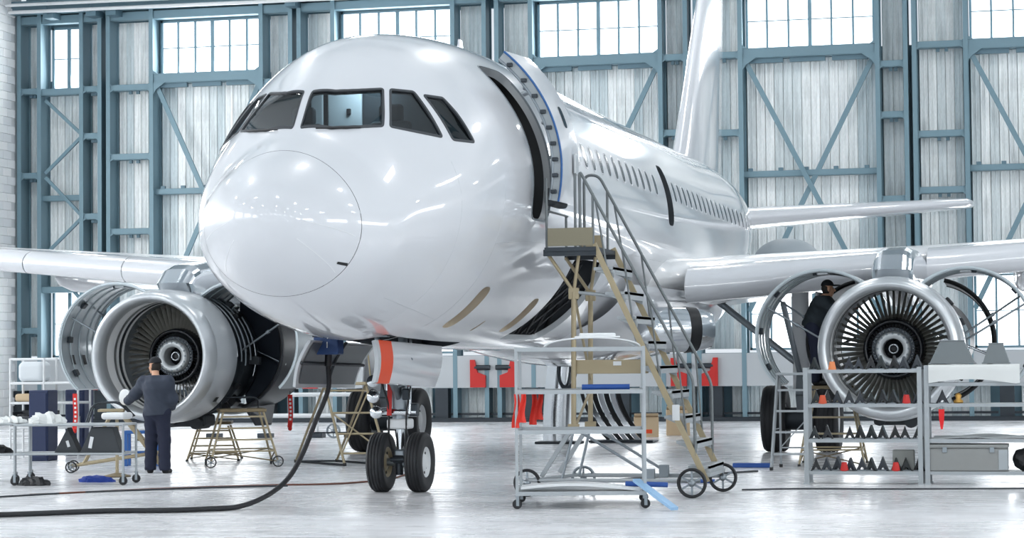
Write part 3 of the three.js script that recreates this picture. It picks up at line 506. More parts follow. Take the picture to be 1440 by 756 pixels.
mesh('wing_root_dome', grid(28, 10, (u, v) => V(3.3 + Math.cos(u * 6.28319) * 0.62 * Math.cos(v * 1.57), 3.46 + 0.42 * Math.sin(v * 1.57), -19.2 + Math.sin(u * 6.28319) * 0.8 * Math.cos(v * 1.57)), false, true), M.domeGray ||= std(0x8c959b, 0.55), plane); mesh('dome_rim', lathe([[0.66, 0], [0.72, 0.02], [0.72, 0.10], [0.60, 0.14]], 36, 'y').scale(1, 1, 1.25).translate(3.3, 3.34, -19.2), M.grayPaint, plane);
// belly fairing and the cooling duct under it
mesh('belly_fairing', grid(60, 40, (u, v) => { const s = 10.9 + v * 10, k = Math.sin(Math.PI * v) ** 0.55, th = Math.PI / 2 + 0.1 + u * (Math.PI - 0.2); return V(Math.sin(th) * (1.85 + 0.5 * k), 2.9 + Math.cos(th) * (0.95 + 0.42 * k), -s); }), M.paint, plane);
{
  const du = sub('cooling_duct', plane); du.position.set(2.36, 2.12, -12.6); du.rotation.y = 0.5;
  mesh('duct_shell', lathe([[0.0, -0.72], [0.2, -0.7], [0.32, -0.55], [0.36, -0.3], [0.36, 0.1], [0.33, 0.35], [0.3, 0.5], [0.24, 0.52]], 40, 'x'), M.chrome, du);
  mesh('black_band', lathe([[0.365, 0.08], [0.372, 0.09], [0.35, 0.26], [0.345, 0.27]], 40, 'x'), M.black, du);
}
// ---------------------------------------------------------------- engines
const LIP = 10.5, EY = 1.78, EX = 5.79;
for (const sg of [1, -1]) {
  const e = sub('engine', plane); e.position.set(EX * sg, EY, -LIP);                 // local: z = 0 at the lip, aft is -z
  mesh('inlet_lip', lathe([[0.865, -0.34], [0.862, -0.2], [0.875, -0.1], [0.905, -0.03], [0.94, -0.0], [0.975, -0.018], [1.012, -0.08], [1.04, -0.2], [1.05, -0.3]], 96), M.lip, e);
  mesh('inlet_barrel', lathe([[0.865, -0.34], [0.87, -0.5], [0.885, -0.62], [0.885, -1.06]], 96), M.barrel ||= std(0xeceded, 0.4), e);
  for (const z of [-0.66, -0.86]) mesh('inlet_ring', lathe([[0.884, z], [0.878, z - 0.01], [0.878, z - 0.09], [0.884, z - 0.1]], 80), z < -0.7 ? M.darkSteel : M.alu, e);
  mesh('inlet_cowl', lathe([[1.05, -0.3], [1.07, -0.45], [1.08, -0.7], [1.075, -1.1], [1.03, -1.12]], 96), M.grayPaint, e);
  mesh('cowl_marking', [grid(8, 3, (u, v) => { const a = -0.75 + u * 0.09, z = -0.72 - v * 0.14; return V(Math.cos(a) * 1.083 * -sg, Math.sin(a) * 1.083, z); })], M.charcoal, e);
  // outlet guide vanes: the fan blades are off the engine
  const vane = grid(3, 8, (u, v) => { const r = 0.44 + v * 0.44, tw = (sg < 0 ? -0.36 : 0.35) * (1 - v * 0.3), c = (u - 0.5) * 0.20; return V(Math.sin(tw) * c + 0.018 * Math.sin(u * Math.PI), r, -1.32 + Math.cos(tw) * c); });
  for (let k = 0; k < 56; k++) { const b = mesh('guide_vane', vane, M.guide ||= std(0xb4b3ac, 0.38, 0.45), e); b.rotation.z = k / 56 * Math.PI * 2; }
  mesh('fan_case', lathe([[0.885, -1.06], [0.885, -1.5], [0.90, -2.3]], 80), M.steel, e);
  mesh('fan_frame_ring', lathe([[0.45, -1.12], [0.46, -1.2], [0.5, -1.6], [0.5, -1.9]], 64), M.blackGloss, e);
  mesh('splitter_face', lathe([[0.375, -1.16], [0.38, -1.10], [0.40, -1.05], [0.44, -1.06], [0.45, -1.12]], 64), M.blackGloss, e);
  const iv = grid(1, 3, (u, v) => V((u - 0.5) * 0.02, 0.31 + v * 0.07, -1.10 - u * 0.10)); for (let k = 0; k < 48; k++) { const b = mesh('core_vane', iv, M.steel, e); b.rotation.z = k / 48 * 6.28319; }
  mesh('core_backing', new THREE.RingGeometry(0.1, 0.4, 48).translate(0, 0, -1.3), M.black, e);
  mesh('fan_hub', lathe([[0.15, -1.28], [0.15, -1.0], [0.16, -0.97], [0.205, -0.95], [0.245, -0.96], [0.26, -1.0], [0.27, -1.2]], 64), M.hubMetal ||= std(0xc4c8ca, 0.38, 0.5), e);
  const lobe = lathe([[0, 0.012], [0.014, 0.01], [0.018, 0]], 8); for (let k = 0; k < 16; k++) { const a = k / 16 * 6.28319, b = mesh('hub_lobe', lobe, M.steel, e); b.position.set(Math.cos(a) * 0.232, Math.sin(a) * 0.232, -0.955); }
  const bolt = lathe([[0, 0.018], [0.011, 0.015], [0.012, 0]], 8); for (let k = 0; k < 36; k++) { const a = k / 36 * 6.28319, b = mesh('bolt', bolt, M.chrome, e); b.position.set(Math.cos(a) * 0.295, Math.sin(a) * 0.295, -1.06); }
  mesh('hub_plate', new THREE.RingGeometry(0.25, 0.32, 48).translate(0, 0, -1.065), M.darkSteel, e);
  mesh('shaft', lathe([[0.0, -1.14], [0.04, -1.13], [0.06, -1.16], [0.065, -1.2], [0.15, -1.26]], 32), M.black, e); mesh('shaft_nut', lathe([[0.05, -1.2], [0.05, -1.1], [0.07, -1.09], [0.08, -1.12], [0.08, -1.2]], 32), M.chrome, e);
  // fan case from outside, with its pipes and boxes
  mesh('case_skin', lathe([[0.93, -1.12], [1.0, -1.16], [1.0, -1.3], [0.96, -1.32], [0.96, -1.62], [1.0, -1.64], [1.0, -1.72], [0.95, -1.75], [0.93, -2.25], [0.98, -2.28], [0.98, -2.36], [0.9, -2.4]], 80), M.darkSteel, e);
  for (let k = 0; k < 7; k++) { const z = -1.3 - k * 0.14, r = 1.0 + 0.02 * (k % 3), a0 = rr(-0.5, 0.3), a1 = a0 + rr(2.2, 4.2); mesh('case_pipe', sweep(Array.from({ length: 28 }, (_, i) => { const a = a0 + (a1 - a0) * i / 27; return V(Math.cos(a) * r, Math.sin(a) * r, z + 0.03 * Math.sin(a * 3)); }), 0.016, 6), k % 3 ? M.steel : M.chrome, e); }
  for (let k = 0; k < 16; k++) { const a = rr(0, 6.28), z = rr(-2.1, -1.35), b = mesh('accessory_box', rbx(rr(0.08, 0.2), rr(0.08, 0.14), rr(0.12, 0.3), 0.015), [M.black, M.steel, M.charcoal][k % 3], e); b.position.set(Math.cos(a) * 1.02, Math.sin(a) * 1.02, z); b.rotation.z = a; }
  mesh('gearbox', [rbx(0.7, 0.2, 0.5, 0.05, 0, -1.06, -1.75), rod([-0.25, -1.08, -1.45], [-0.25, -1.08, -1.95], 0.09, 14), rod([0.22, -1.1, -1.4], [0.22, -1.1, -1.9], 0.1, 14)], M.charcoal, e);
  // core, aft barrel and exhaust
  mesh('core', lathe([[0.5, -1.9], [0.55, -2.2], [0.52, -2.8], [0.44, -3.3], [0.46, -3.9], [0.42, -4.6]], 48), M.darkSteel, e);
  for (let k = 0; k < 6; k++) { const a = k * 1.05 + 0.3; mesh('core_pipe', sweep(Array.from({ length: 12 }, (_, i) => { const z = -2.1 - i * 0.19; return V(Math.cos(a + 0.06 * Math.sin(i)) * (0.58 + 0.02 * (i % 2)), Math.sin(a + 0.06 * Math.sin(i)) * 0.58, z); }), 0.022, 6), k % 2 ? M.steel : M.chrome, e); }
  mesh('exhaust_plug', lathe([[0.4, -4.3], [0.42, -4.6], [0.3, -5.1], [0.12, -5.5], [0, -5.55]], 36), M.chrome, e);
  if (sg < 0) mesh('aft_barrel', lathe([[0.93, -3.55], [0.99, -3.5], [1.02, -3.6], [1.0, -4.1], [0.9, -4.7], [0.86, -4.72], [0.86, -4.6]], 72), M.grayPaint, e);
  // reverser half, swung open below: dark inside
  for (const s2 of sg < 0 ? [1, -1] : [1, -1]) {
    const hinge = sub('reverser_half', e), near = sg < 0 && s2 > 0, R = near ? 1.06 : 1.0, z0 = near ? -2.0 : -2.55, zl = near ? 1.5 : 1.05;
    const cx = s2 * 0.48, cy = 0.12, a0 = s2 > 0 ? 1.35 : Math.PI - 1.35, a1 = s2 > 0 ? -1.25 : Math.PI + 1.25;
    const f = (u, v) => { const a = a0 + (a1 - a0) * u, r = R - 0.04 * v; return V(cx + Math.cos(a) * r, cy + Math.sin(a) * r, z0 - v * zl); }, n = (u) => { const a = a0 + (a1 - a0) * u; return V(Math.cos(a), Math.sin(a), 0); };
    mesh('reverser_skin', shell(30, 4, f, 0.05, n), M.composite, hinge);
    for (const v of [0.02, 0.98]) mesh('cascade_frame', sweep(Array.from({ length: 31 }, (_, i) => f(i / 30, v).addScaledVector(n(i / 30), -0.03)), 0.035, 6), M.black, hinge);
    mesh('inner_wall', grid(24, 3, (u, v) => { const a = a0 + (a1 - a0) * (0.1 + 0.8 * u); return V(cx + Math.cos(a) * (0.66 - 0.1 * v), cy + Math.sin(a) * (0.66 - 0.1 * v), -2.6 - v * 0.95); }), M.composite, hinge);
    if (near) mesh('added_duct_shade', grid(30, 3, (u, v) => { const a = a0 + (a1 - a0) * u, r = 0.42 + v * 0.62; return V(cx + Math.cos(a) * r, cy + Math.sin(a) * r, z0 - 0.25 - 0.25 * (1 - v)); }), M.composite, hinge);  // added dark sheet standing in for the shade deep in the duct
    if (near) mesh('duct_tip', plate([f(0.98, 0.0), f(0.98, 0.95), f(1, 0.7).add(V(0.12, -0.32, 0)), f(1, 0.35).add(V(0.05, -0.3, 0))], 0.04), M.composite, hinge);
    mesh('hold_open_strut', rod([s2 * 0.3, 0.35, -2.4], f(0.62, 0.15), 0.022, 8), M.chrome, hinge);
  }
  // fan cowl doors, propped wide open on both sides
  for (const s2 of [1, -1]) {
    const c = sub('fan_cowl', e), cx = s2 * 1.07, cy = 0.20, R = 1.03, A0 = 0.72, A1 = 3.95;         // angles measured from the inner side, over the top, outwards and down
    const f = (u, v) => { const a = A0 + (A1 - A0) * u; return V(cx - s2 * Math.cos(a) * R, cy + Math.sin(a) * R, -1.15 - v * 1.35); }, n = (u) => { const a = A0 + (A1 - A0) * u; return V(-s2 * Math.cos(a), Math.sin(a), 0); };
    mesh('cowl_skin', shell(44, 6, f, 0.03, n), M.cowl ||= std(0xaeb8bd, 0.28, 0.35, { clearcoat: 0.6, clearcoatRoughness: 0.12 }), c);
    for (const v of [0.03, 0.97]) mesh('cowl_edge', sweep(Array.from({ length: 45 }, (_, i) => f(i / 44, v).addScaledVector(n(i / 44), -0.035)), 0.022, 6), M.cowl, c);
    for (const v of [0.3, 0.55, 0.8]) mesh('cowl_rib', sweep(Array.from({ length: 45 }, (_, i) => f(i / 44, v).addScaledVector(n(i / 44), -0.035)), 0.014, 5), M.cowl, c);
    for (const u of [0.3, 0.52, 0.72, 0.9]) mesh('cowl_latch', rbx(0.05, 0.1, 0.14, 0.01).rotateZ(s2 * (Math.PI / 2 - A0 - (A1 - A0) * u) + Math.PI / 2).translate(...f(u, 0.25).addScaledVector(n(u), -0.06).toArray()), M.darkSteel, c);
    mesh('access_vent', [grid(4, 3, (u, v) => f(0.80 + u * 0.05, 0.28 + v * 0.1).addScaledVector(n(0.82), -0.04)), grid(4, 3, (u, v) => f(0.80 + u * 0.05, 0.62 + v * 0.08).addScaledVector(n(0.82), -0.04))], M.black, c);
    for (const [v, u] of [[0.15, 0.60], [0.75, 0.55]]) { const p = f(u, v).addScaledVector(n(u), -0.05); mesh('prop_rod', [rod([s2 * 0.98, 0.05 + v * 0.2, -1.4 - v * 0.8], p, 0.016, 8), rod(p.clone().lerp(V(s2 * 0.98, 0.05 + v * 0.2, -1.4 - v * 0.8), 0.45), p.clone().lerp(V(s2 * 0.98, 0.05 + v * 0.2, -1.4 - v * 0.8), 0.5), 0.03, 8)], M.steel, c); }
    mesh('hinge_fitting', rbx(0.2, 0.08, 0.14, 0.02, s2 * 0.3, 1.0, -1.35), M.alu, c); mesh('cowl_bracket', rbx(0.18, 0.06, 0.3, 0.02, cx, cy + R - 0.06, -1.45), M.alu, c);
  }
  // pylon
  const prof = [[-1.2, 1.12], [-1.15, 1.17], [-1.25, 1.24], [-1.5, 1.31], [-2.0, 1.37], [-2.6, 1.4], [-3.6, 1.42], [-5.3, 1.36], [-6.4, 1.15], [-5.2, 0.98], [-3.4, 0.88], [-1.8, 1.04]];
  mesh('pylon', [extrude(prof, 0.62, 0.2, 6).rotateY(-Math.PI / 2).scale(1, 1, 1)].map((g) => g.applyMatrix4(new THREE.Matrix4().makeScale(1, 1, 1))), M.chrome, e);
}
// ---------------------------------------------------------------- landing gear
function tire(R, r, w, grooves) {                     // about the x axis
  const h = w / 2, p = [[r, -h * 0.72], [r + 0.02, -h * 0.85], [R * 0.82, -h], [R * 0.93, -h * 0.93], [R * 0.985, -h * 0.72]];
  for (let k = 0; k < grooves; k++) { const x = -h * 0.55 + k * (h * 1.1 / (grooves - 1)); p.push([R, x - w * 0.03], [R - 0.012, x - w * 0.02], [R - 0.012, x + w * 0.02], [R, x + w * 0.03]); }
  p.push([R * 0.985, h * 0.72], [R * 0.93, h * 0.93], [R * 0.82, h], [r + 0.02, h * 0.85], [r, h * 0.72]); return lathe(p, 56, 'x');
}
function hub(r, w, m1, m2, parent, side) {
  const h = w / 2 * side; mesh('wheel_rim', lathe([[r, h * 0.75], [r * 0.97, h * 0.8], [r * 0.9, h * 0.5], [r * 0.62, h * 0.3], [r * 0.5, h * 0.62], [r * 0.3, h * 0.72], [0, h * 0.74]].map(([a, b]) => [a, b]), 40, 'x'), m1, parent);
  const hole = lathe([[0, 0.004], [r * 0.1, 0.003], [r * 0.1, -0.004]], 10, 'x'); for (let k = 0; k < 9; k++) { const a = k / 9 * 6.283, o = mesh('wheel_hole', hole, m2, parent); o.position.set(h * 0.42, Math.cos(a) * r * 0.75, Math.sin(a) * r * 0.75); }
}
{
  const g = sub('nose_gear', plane), z = -5.07, R = 0.381; g.position.set(0, 0, z);
  for (const x of [-0.255, 0.255]) { const t = mesh('tire', tire(R, 0.19, 0.225, 4), M.rubber, g); t.position.set(x, R, 0); }
  for (const x of [-0.255, 0.255]) { const q = new THREE.Group(); q.position.set(x, R, 0); for (const s of [-1, 1]) { hub(0.195, 0.225, x > 0 ? M.white : M.tan, M.black, q, s); } while (q.children.length) { const c = q.children[0]; c.position.add(q.position); g.add(c); } }
  mesh('axle', [rod([-0.3, R, 0], [0.3, R, 0], 0.05, 12), rbx(0.16, 0.24, 0.16, 0.04, 0, R + 0.05, 0)], M.steel, g);
  mesh('lower_strut', [rod([0, 0.45, 0], [0, 0.95, 0], 0.055, 16)], M.chrome, g);
  mesh('upper_strut', [rod([0, 0.8, 0], [0, 2.0, 0], 0.10, 20), rbx(0.2, 0.34, 0.2, 0.05, 0, 1.2, 0)], M.steel, g); mesh('steering_collar', rbx(0.3, 0.13, 0.24, 0.03, 0, 0.87, 0), M.white, g); for (const [x, y, z, r] of [[0.12, 1.25, 0.13, 0.06], [-0.02, 1.5, 0.14, 0.05], [0.2, 1.05, 0.05, 0.07], [-0.2, 1.6, 0.05, 0.06]]) mesh('valve_block', [rbx(r * 1.6, r * 2.4, r * 1.6, 0.02, x, y, z)], M.darkSteel, g);
  mesh('torque_link', [bar([0, 0.5, -0.1], [0, 0.7, -0.24], 0.07, 0.035), bar([0, 0.7, -0.24], [0, 0.9, -0.1], 0.07, 0.035)], M.darkSteel, g); mesh('tow_fitting', [rbx(0.14, 0.1, 0.1, 0.03, 0, 0.42, 0.1), rod([-0.09, 0.42, 0.14], [0.09, 0.42, 0.14], 0.03, 10), rod([0, 0.22, 0.06], [0, 0.4, 0.06], 0.05, 10)], M.darkSteel, g);
  mesh('drag_strut', [rod([0, 1.2, 0.05], [0, 2.0, 1.1], 0.05, 10), rod([-0.2, 2.0, 1.1], [0.2, 2.0, 1.1], 0.03, 8)], M.steel, g);
  mesh('steering_cylinder', [rod([-0.24, 1.02, 0.05], [0.24, 1.02, 0.05], 0.06, 14), rod([-0.14, 1.3, 0.12], [-0.14, 1.95, 0.1], 0.035, 8), rod([0.15, 1.0, 0.1], [0.15, 1.95, 0.05], 0.03, 8)], M.chrome, g);
  for (const [x, y] of [[-0.3, 1.22], [-0.26, 1.02], [-0.3, 1.42]]) mesh('taxi_light', lathe([[0, 0.0], [0.075, -0.01], [0.08, -0.05], [0.04, -0.12], [0, -0.13]], 20).translate(x, y, 0.24), M.chrome, g);
  mesh('lock_strap', [bar([-0.1, 0.98, 0.16], [-0.08, 1.7, 0.14], 0.06, 0.015)], M.red, g);
  mesh('lock_pin_flag', [bar([0.16, 1.35, 0.17], [0.2, 1.62, 0.15], 0.05, 0.012)], M.red, g);
  mesh('hydraulic_hose', [pipe([[-0.12, 1.9, 0.1], [-0.22, 1.5, 0.2], [-0.1, 1.1, 0.16], [-0.13, 0.7, 0.1], [-0.08, 0.5, 0.05]], 0.014, 0.1, 6), pipe([[0.1, 1.9, 0.1], [0.2, 1.4, 0.18], [0.12, 1.0, 0.14], [0.1, 0.6, 0.08]], 0.012, 0.1, 6)], M.black, g);
  // doors: the white one with the orange band, and the dark inside of the other
  const d1 = sub('gear_door', plane), P = [[0.40, 1.93, -2.75], [0.44, 1.86, -5.5], [0.50, 1.34, -4.95], [0.44, 1.43, -2.6]];
  const mix = (u, v, dx = 0) => { const a = P3(P[0]).clone().lerp(P3(P[1]), u), b = P3(P[3]).clone().lerp(P3(P[2]), u); const p = a.lerp(b, v); p.x += dx + 0.04 * Math.sin(v * Math.PI); return p; };
  mesh('door_skin', shell(16, 8, (u, v) => mix(0.22 + 0.78 * u, v), 0.035, () => V(1, 0.3, 0).normalize()), M.paint, d1);
  mesh('orange_band', shell(6, 8, (u, v) => mix(0.04 + 0.18 * u, v), 0.035, () => V(1, 0.3, 0).normalize()), M.orange, d1);
  mesh('door_nose_edge', shell(2, 8, (u, v) => mix(0.04 * u, v), 0.05, () => V(1, 0.3, 0).normalize()), M.grayPaint, d1);
  mesh('door_rod', [rod([0.15, 1.9, -4.2], mix(0.5, 0.4), 0.02, 8)], M.steel, d1);
  const d2 = sub('gear_door', plane), Q = (u, v) => V(-0.52 - 0.2 * v - 0.05 * Math.sin(v * Math.PI), 1.94 - 0.56 * v - 0.04 * u, -3.0 - 2.6 * u + 0.3 * v * u);
  mesh('door_skin', shell(16, 8, Q, 0.035, () => V(-1, 0.3, 0).normalize()), M.grayPaint, d2); mesh('door_inner_face', grid(12, 6, (u, v) => Q(0.04 + 0.92 * u, 0.06 + 0.88 * v).add(V(0.05, 0, 0))), M.doorInner ||= std(0x4a5057, 0.35, 0.1), d2);
  mesh('door_inner_rib', [sweep(Array.from({ length: 9 }, (_, i) => Q(0.5, i / 8).add(V(0.06, 0, 0))), 0.02, 6), sweep(Array.from({ length: 9 }, (_, i) => Q(i / 8, 0.5).add(V(0.06, 0, 0))), 0.02, 6)], M.charcoal, d2);
  // forward doors, short, at the front of the bay
  const d3 = sub('gear_bay', plane); mesh('bay_roof', [bx(0.9, 0.04, 2.95, 0, 2.32, -4.52), bx(0.03, 0.36, 2.95, -0.47, 2.15, -4.52), bx(0.03, 0.36, 2.95, 0.47, 2.15, -4.52), bx(0.94, 0.36, 0.03, 0, 2.16, -3.05), bx(0.94, 0.36, 0.03, 0, 2.16, -5.98)], M.charcoal, d3);
}
for (const sg of [1, -1]) {
  const g = sub('main_gear', plane), R = 0.585; g.position.set(3.795 * sg, 0, -16.94);
  for (const x of [-0.464, 0.464]) { const t = mesh('tire', tire(R, 0.27, 0.43, 4), M.rubber, g); t.position.set(x, R, 0);
    for (const s of [-1, 1]) { const q = new THREE.Group(); hub(0.275, 0.43, M.white, M.black, q, s); while (q.children.length) { const c = q.children[0]; c.position.add(V(x, R, 0)); g.add(c); } } }
  mesh('axle', [rod([-0.5, R, 0], [0.5, R, 0], 0.08, 12), rod([-0.3, R, 0], [0.3, R, 0], 0.2, 20)], M.darkSteel, g);
  mesh('lower_strut', rod([0, R, 0], [0, 1.4, 0], 0.09, 16), M.chrome, g);
  mesh('upper_strut', [rod([0, 1.1, 0], [0, 3.1, 0.05], 0.15, 20)], M.white, g);
  mesh('side_stay', [rod([0, 1.5, 0.05], [-1.5 * sg, 2.7, 0.05], 0.06, 10), rod([0, 1.3, 0.1], [-0.2 * sg, 2.6, 0.9], 0.05, 10)], M.steel, g);
  mesh('torque_link', [bar([0, 0.7, 0.14], [0, 1.0, 0.34], 0.14, 0.05), bar([0, 1.0, 0.34], [0, 1.35, 0.14], 0.14, 0.05)], M.steel, g);
  mesh('leg_door', shell(4, 6, (u, v) => V(0.34 * sg + 0.04 * Math.sin(v * 3), 1.1 + v * 1.7, 0.55 - u * 1.1), 0.03, () => V(sg, 0, 0)), M.paint, g);
}

// ================================================================ EQUIPMENT ROUND THE AIRCRAFT
function spokedWheel(parent, x, y, z, r, w, m = M.rubber) {        // rolls about z
  const wh = new THREE.Group(); wh.name = 'wheel'; wh.position.set(x, y, z); parent.add(wh);
  mesh('tyre', lathe([[r * 0.8, -w / 2], [r * 0.95, -w / 2], [r, -w * 0.3], [r, w * 0.3], [r * 0.95, w / 2], [r * 0.8, w / 2], [r * 0.8, -w / 2]], 32), m, wh);
  mesh('spokes', [...Array.from({ length: 6 }, (_, k) => bx(r * 0.13, r * 0.85, w * 0.4, 0, r * 0.42, 0).rotateZ(k * Math.PI / 3)), lathe([[0, -w * 0.6], [r * 0.24, -w * 0.6], [r * 0.24, w * 0.6], [0, w * 0.6]], 16)], M.steel, wh);
  return wh;
}
function caster(parent, x, z, r = 0.055) {
  const c = new THREE.Group(); c.name = 'caster'; c.position.set(x, 0, z); parent.add(c);
  mesh('caster_wheel', lathe([[0, -0.018], [r * 0.9, -0.018], [r, -0.01], [r, 0.01], [r * 0.9, 0.018], [0, 0.018]], 20).translate(0, r, 0), M.rubber, c);
  mesh('caster_fork', [bx(0.05, 0.012, 0.06, 0, r * 2 + 0.03, 0), bx(0.035, r + 0.04, 0.008, 0.005, r * 1.5, 0.024), bx(0.035, r + 0.04, 0.008, 0.005, r * 1.5, -0.024)], M.steel, c);
}
// ---- stairs at the open door
{
  const t = thing('boarding_stairs', 'tall wheeled steel stairs with handrails standing at the open aircraft door', 'stairs'), zn = -4.25, zf = -5.45;
  const line = (k, z) => V(2.74 + (4.06 - 2.74) * k, 3.05 + (0.24 - 3.05) * k, z);
  for (const z of [zn, zf]) mesh('stringer', bar(line(-0.01, z), line(1.02, z), 0.035, 0.07), M.tan, t);
  for (let k = 0; k < 9; k++) { const p = line((k + 0.9) / 9.3, 0); const s = mesh('tread', [bx(0.26, 0.035, zn - zf - 0.04, p.x - 0.02, p.y, (zn + zf) / 2), bx(0.02, 0.09, zn - zf - 0.04, p.x + 0.1, p.y - 0.03, (zn + zf) / 2), extrude([[-0.14, -0.02], [0.1, -0.02], [0.1, -0.12]], 0.012).translate(p.x, p.y, zn - 0.04), extrude([[-0.14, -0.02], [0.1, -0.02], [0.1, -0.12]], 0.012).translate(p.x, p.y, zf + 0.04)], M.galv, t); }
  mesh('platform', [bx(0.64, 0.05, zn - zf + 0.1, 2.44, 3.02, (zn + zf) / 2), bar([2.1, 2.98, zn], [2.76, 2.98, zn], 0.05, 0.08), bar([2.1, 2.98, zf], [2.76, 2.98, zf], 0.05, 0.08)], M.darkSteel, t);
  mesh('kick_board', bx(0.56, 0.22, 0.02, 2.44, 3.17, zn + 0.03), M.kick ||= std(0x86806c, 0.6), t); mesh('kick_board', bx(0.3, 0.2, 0.02, 2.45, 3.15, zf), M.tan, t);
  mesh('handrail', [pipe([[2.56, 3.05, zn], [2.56, 3.98, zn], [3.93, 1.42, zn], [3.95, 0.5, zn]], 0.019, 0.06)], M.rail, t);
  mesh('handrail', [pipe([[2.36, 3.05, zf], [2.36, 4.02, zf], [2.55, 4.02, zf], [3.97, 1.36, zf], [3.97, 0.45, zf]], 0.019, 0.10)], M.rail, t);
  for (const [x, z, y1] of [[2.14, zn, 3.9], [2.5, zn, 3.95], [2.72, zn, 3.7], [2.12, zf, 3.5], [2.66, zf, 3.8]]) mesh('guard_post', rod([x, 3.03, z], [x, y1, z], 0.017, 8), M.rail, t);
  mesh('guard_bar', [rod([2.14, 3.5, zn], [2.14, 3.5, zf], 0.014, 8)], M.rail, t);
  for (const z of [zn, zf]) for (const k of [0.12, 0.36, 0.6, 0.84]) { const a = line(k, z), b = z === zn ? V(2.56, 3.98, z).lerp(V(3.93, 1.42, z), Math.min(1, k + 0.02)) : V(2.55, 4.02, z).lerp(V(3.97, 1.36, z), Math.min(1, k + 0.02)); mesh('rail_strut', rod(a, b.lerp(a, 0.0), 0.013, 6), M.rail, t); }
  // tower under the platform
  const node = (z) => V(2.45, 2.5, z);
  for (const z of [zn - 0.1, zf + 0.1]) {
    mesh('tower_strut', rod([2.13, 2.97, z], node(z), 0.022, 8), M.tan, t); mesh('tower_strut', rod([2.52, 2.97, z], node(z), 0.022, 8), M.tan, t);
    mesh('tower_post', rod(node(z), [2.43, 0.82, z], 0.032, 10), M.tan, t); mesh('node_plate', rbx(0.13, 0.14, 0.05, 0.01, 2.45, 2.48, z), M.tan, t); mesh('node_plate', rbx(0.14, 0.09, 0.06, 0.01, 2.43, 0.84, z), M.tan, t);
    mesh('tower_beam', rod(node(z), line(0.22, z), 0.022, 8), M.galv, t);
    mesh('tower_leg', bar([2.4, 0.82, z], [2.02, 0.24, z], 0.05, 0.05), M.galv, t); mesh('tower_leg', rod([2.43, 0.82, z], [2.28, 0.22, z], 0.018, 8), M.steel, t); mesh('tower_leg', rod([2.46, 0.82, z], [3.35, 0.28, z], 0.018, 8), M.steel, t);
    mesh('socket_block', rbx(0.12, 0.16, 0.1, 0.01, 3.37, 0.26, z), M.steel, t);
  }
  mesh('tower_cross', rod([2.45, 2.5, zn - 0.1], [2.44, 1.4, zf + 0.1], 0.018, 8), M.tan, t); mesh('tower_cross', rod([2.44, 0.82, zn - 0.1], [2.44, 1.3, zf + 0.1], 0.018, 8), M.tan, t);
  mesh('tower_board', [rbx(0.92, 0.17, 0.03, 0.008, 2.9, 1.58, zn - 0.14)], M.tan, t); mesh('name_tag', bx(0.1, 0.05, 0.005, 2.98, 1.62, zn - 0.115), M.white, t);
  mesh('base_rail', rod([1.85, 0.2, zn], [4.0, 0.2, zn], 0.026, 10), M.galv, t); mesh('base_rail', rod([2.25, 0.2, zf], [4.1, 0.2, zf], 0.026, 10), M.galv, t); mesh('base_cross', rod([2.02, 0.21, zn], [2.28, 0.21, zf], 0.024, 8), M.galv, t); mesh('base_cross', [rbx(0.22, 0.05, zn - zf, 0.01, 4.02, 0.27, (zn + zf) / 2)], M.galv, t);
  spokedWheel(t, 1.86, 0.17, zn, 0.17, 0.05); spokedWheel(t, 2.3, 0.16, zf - 0.05, 0.16, 0.04, M.steel); spokedWheel(t, 3.92, 0.18, zn + 0.12, 0.18, 0.06); spokedWheel(t, 4.1, 0.18, zf + 0.02, 0.18, 0.06);
  mesh('rail_sign', rbx(0.09, 0.19, 0.012, 0.004, 3.72, 1.02, zn + 0.02), M.white, t);
}
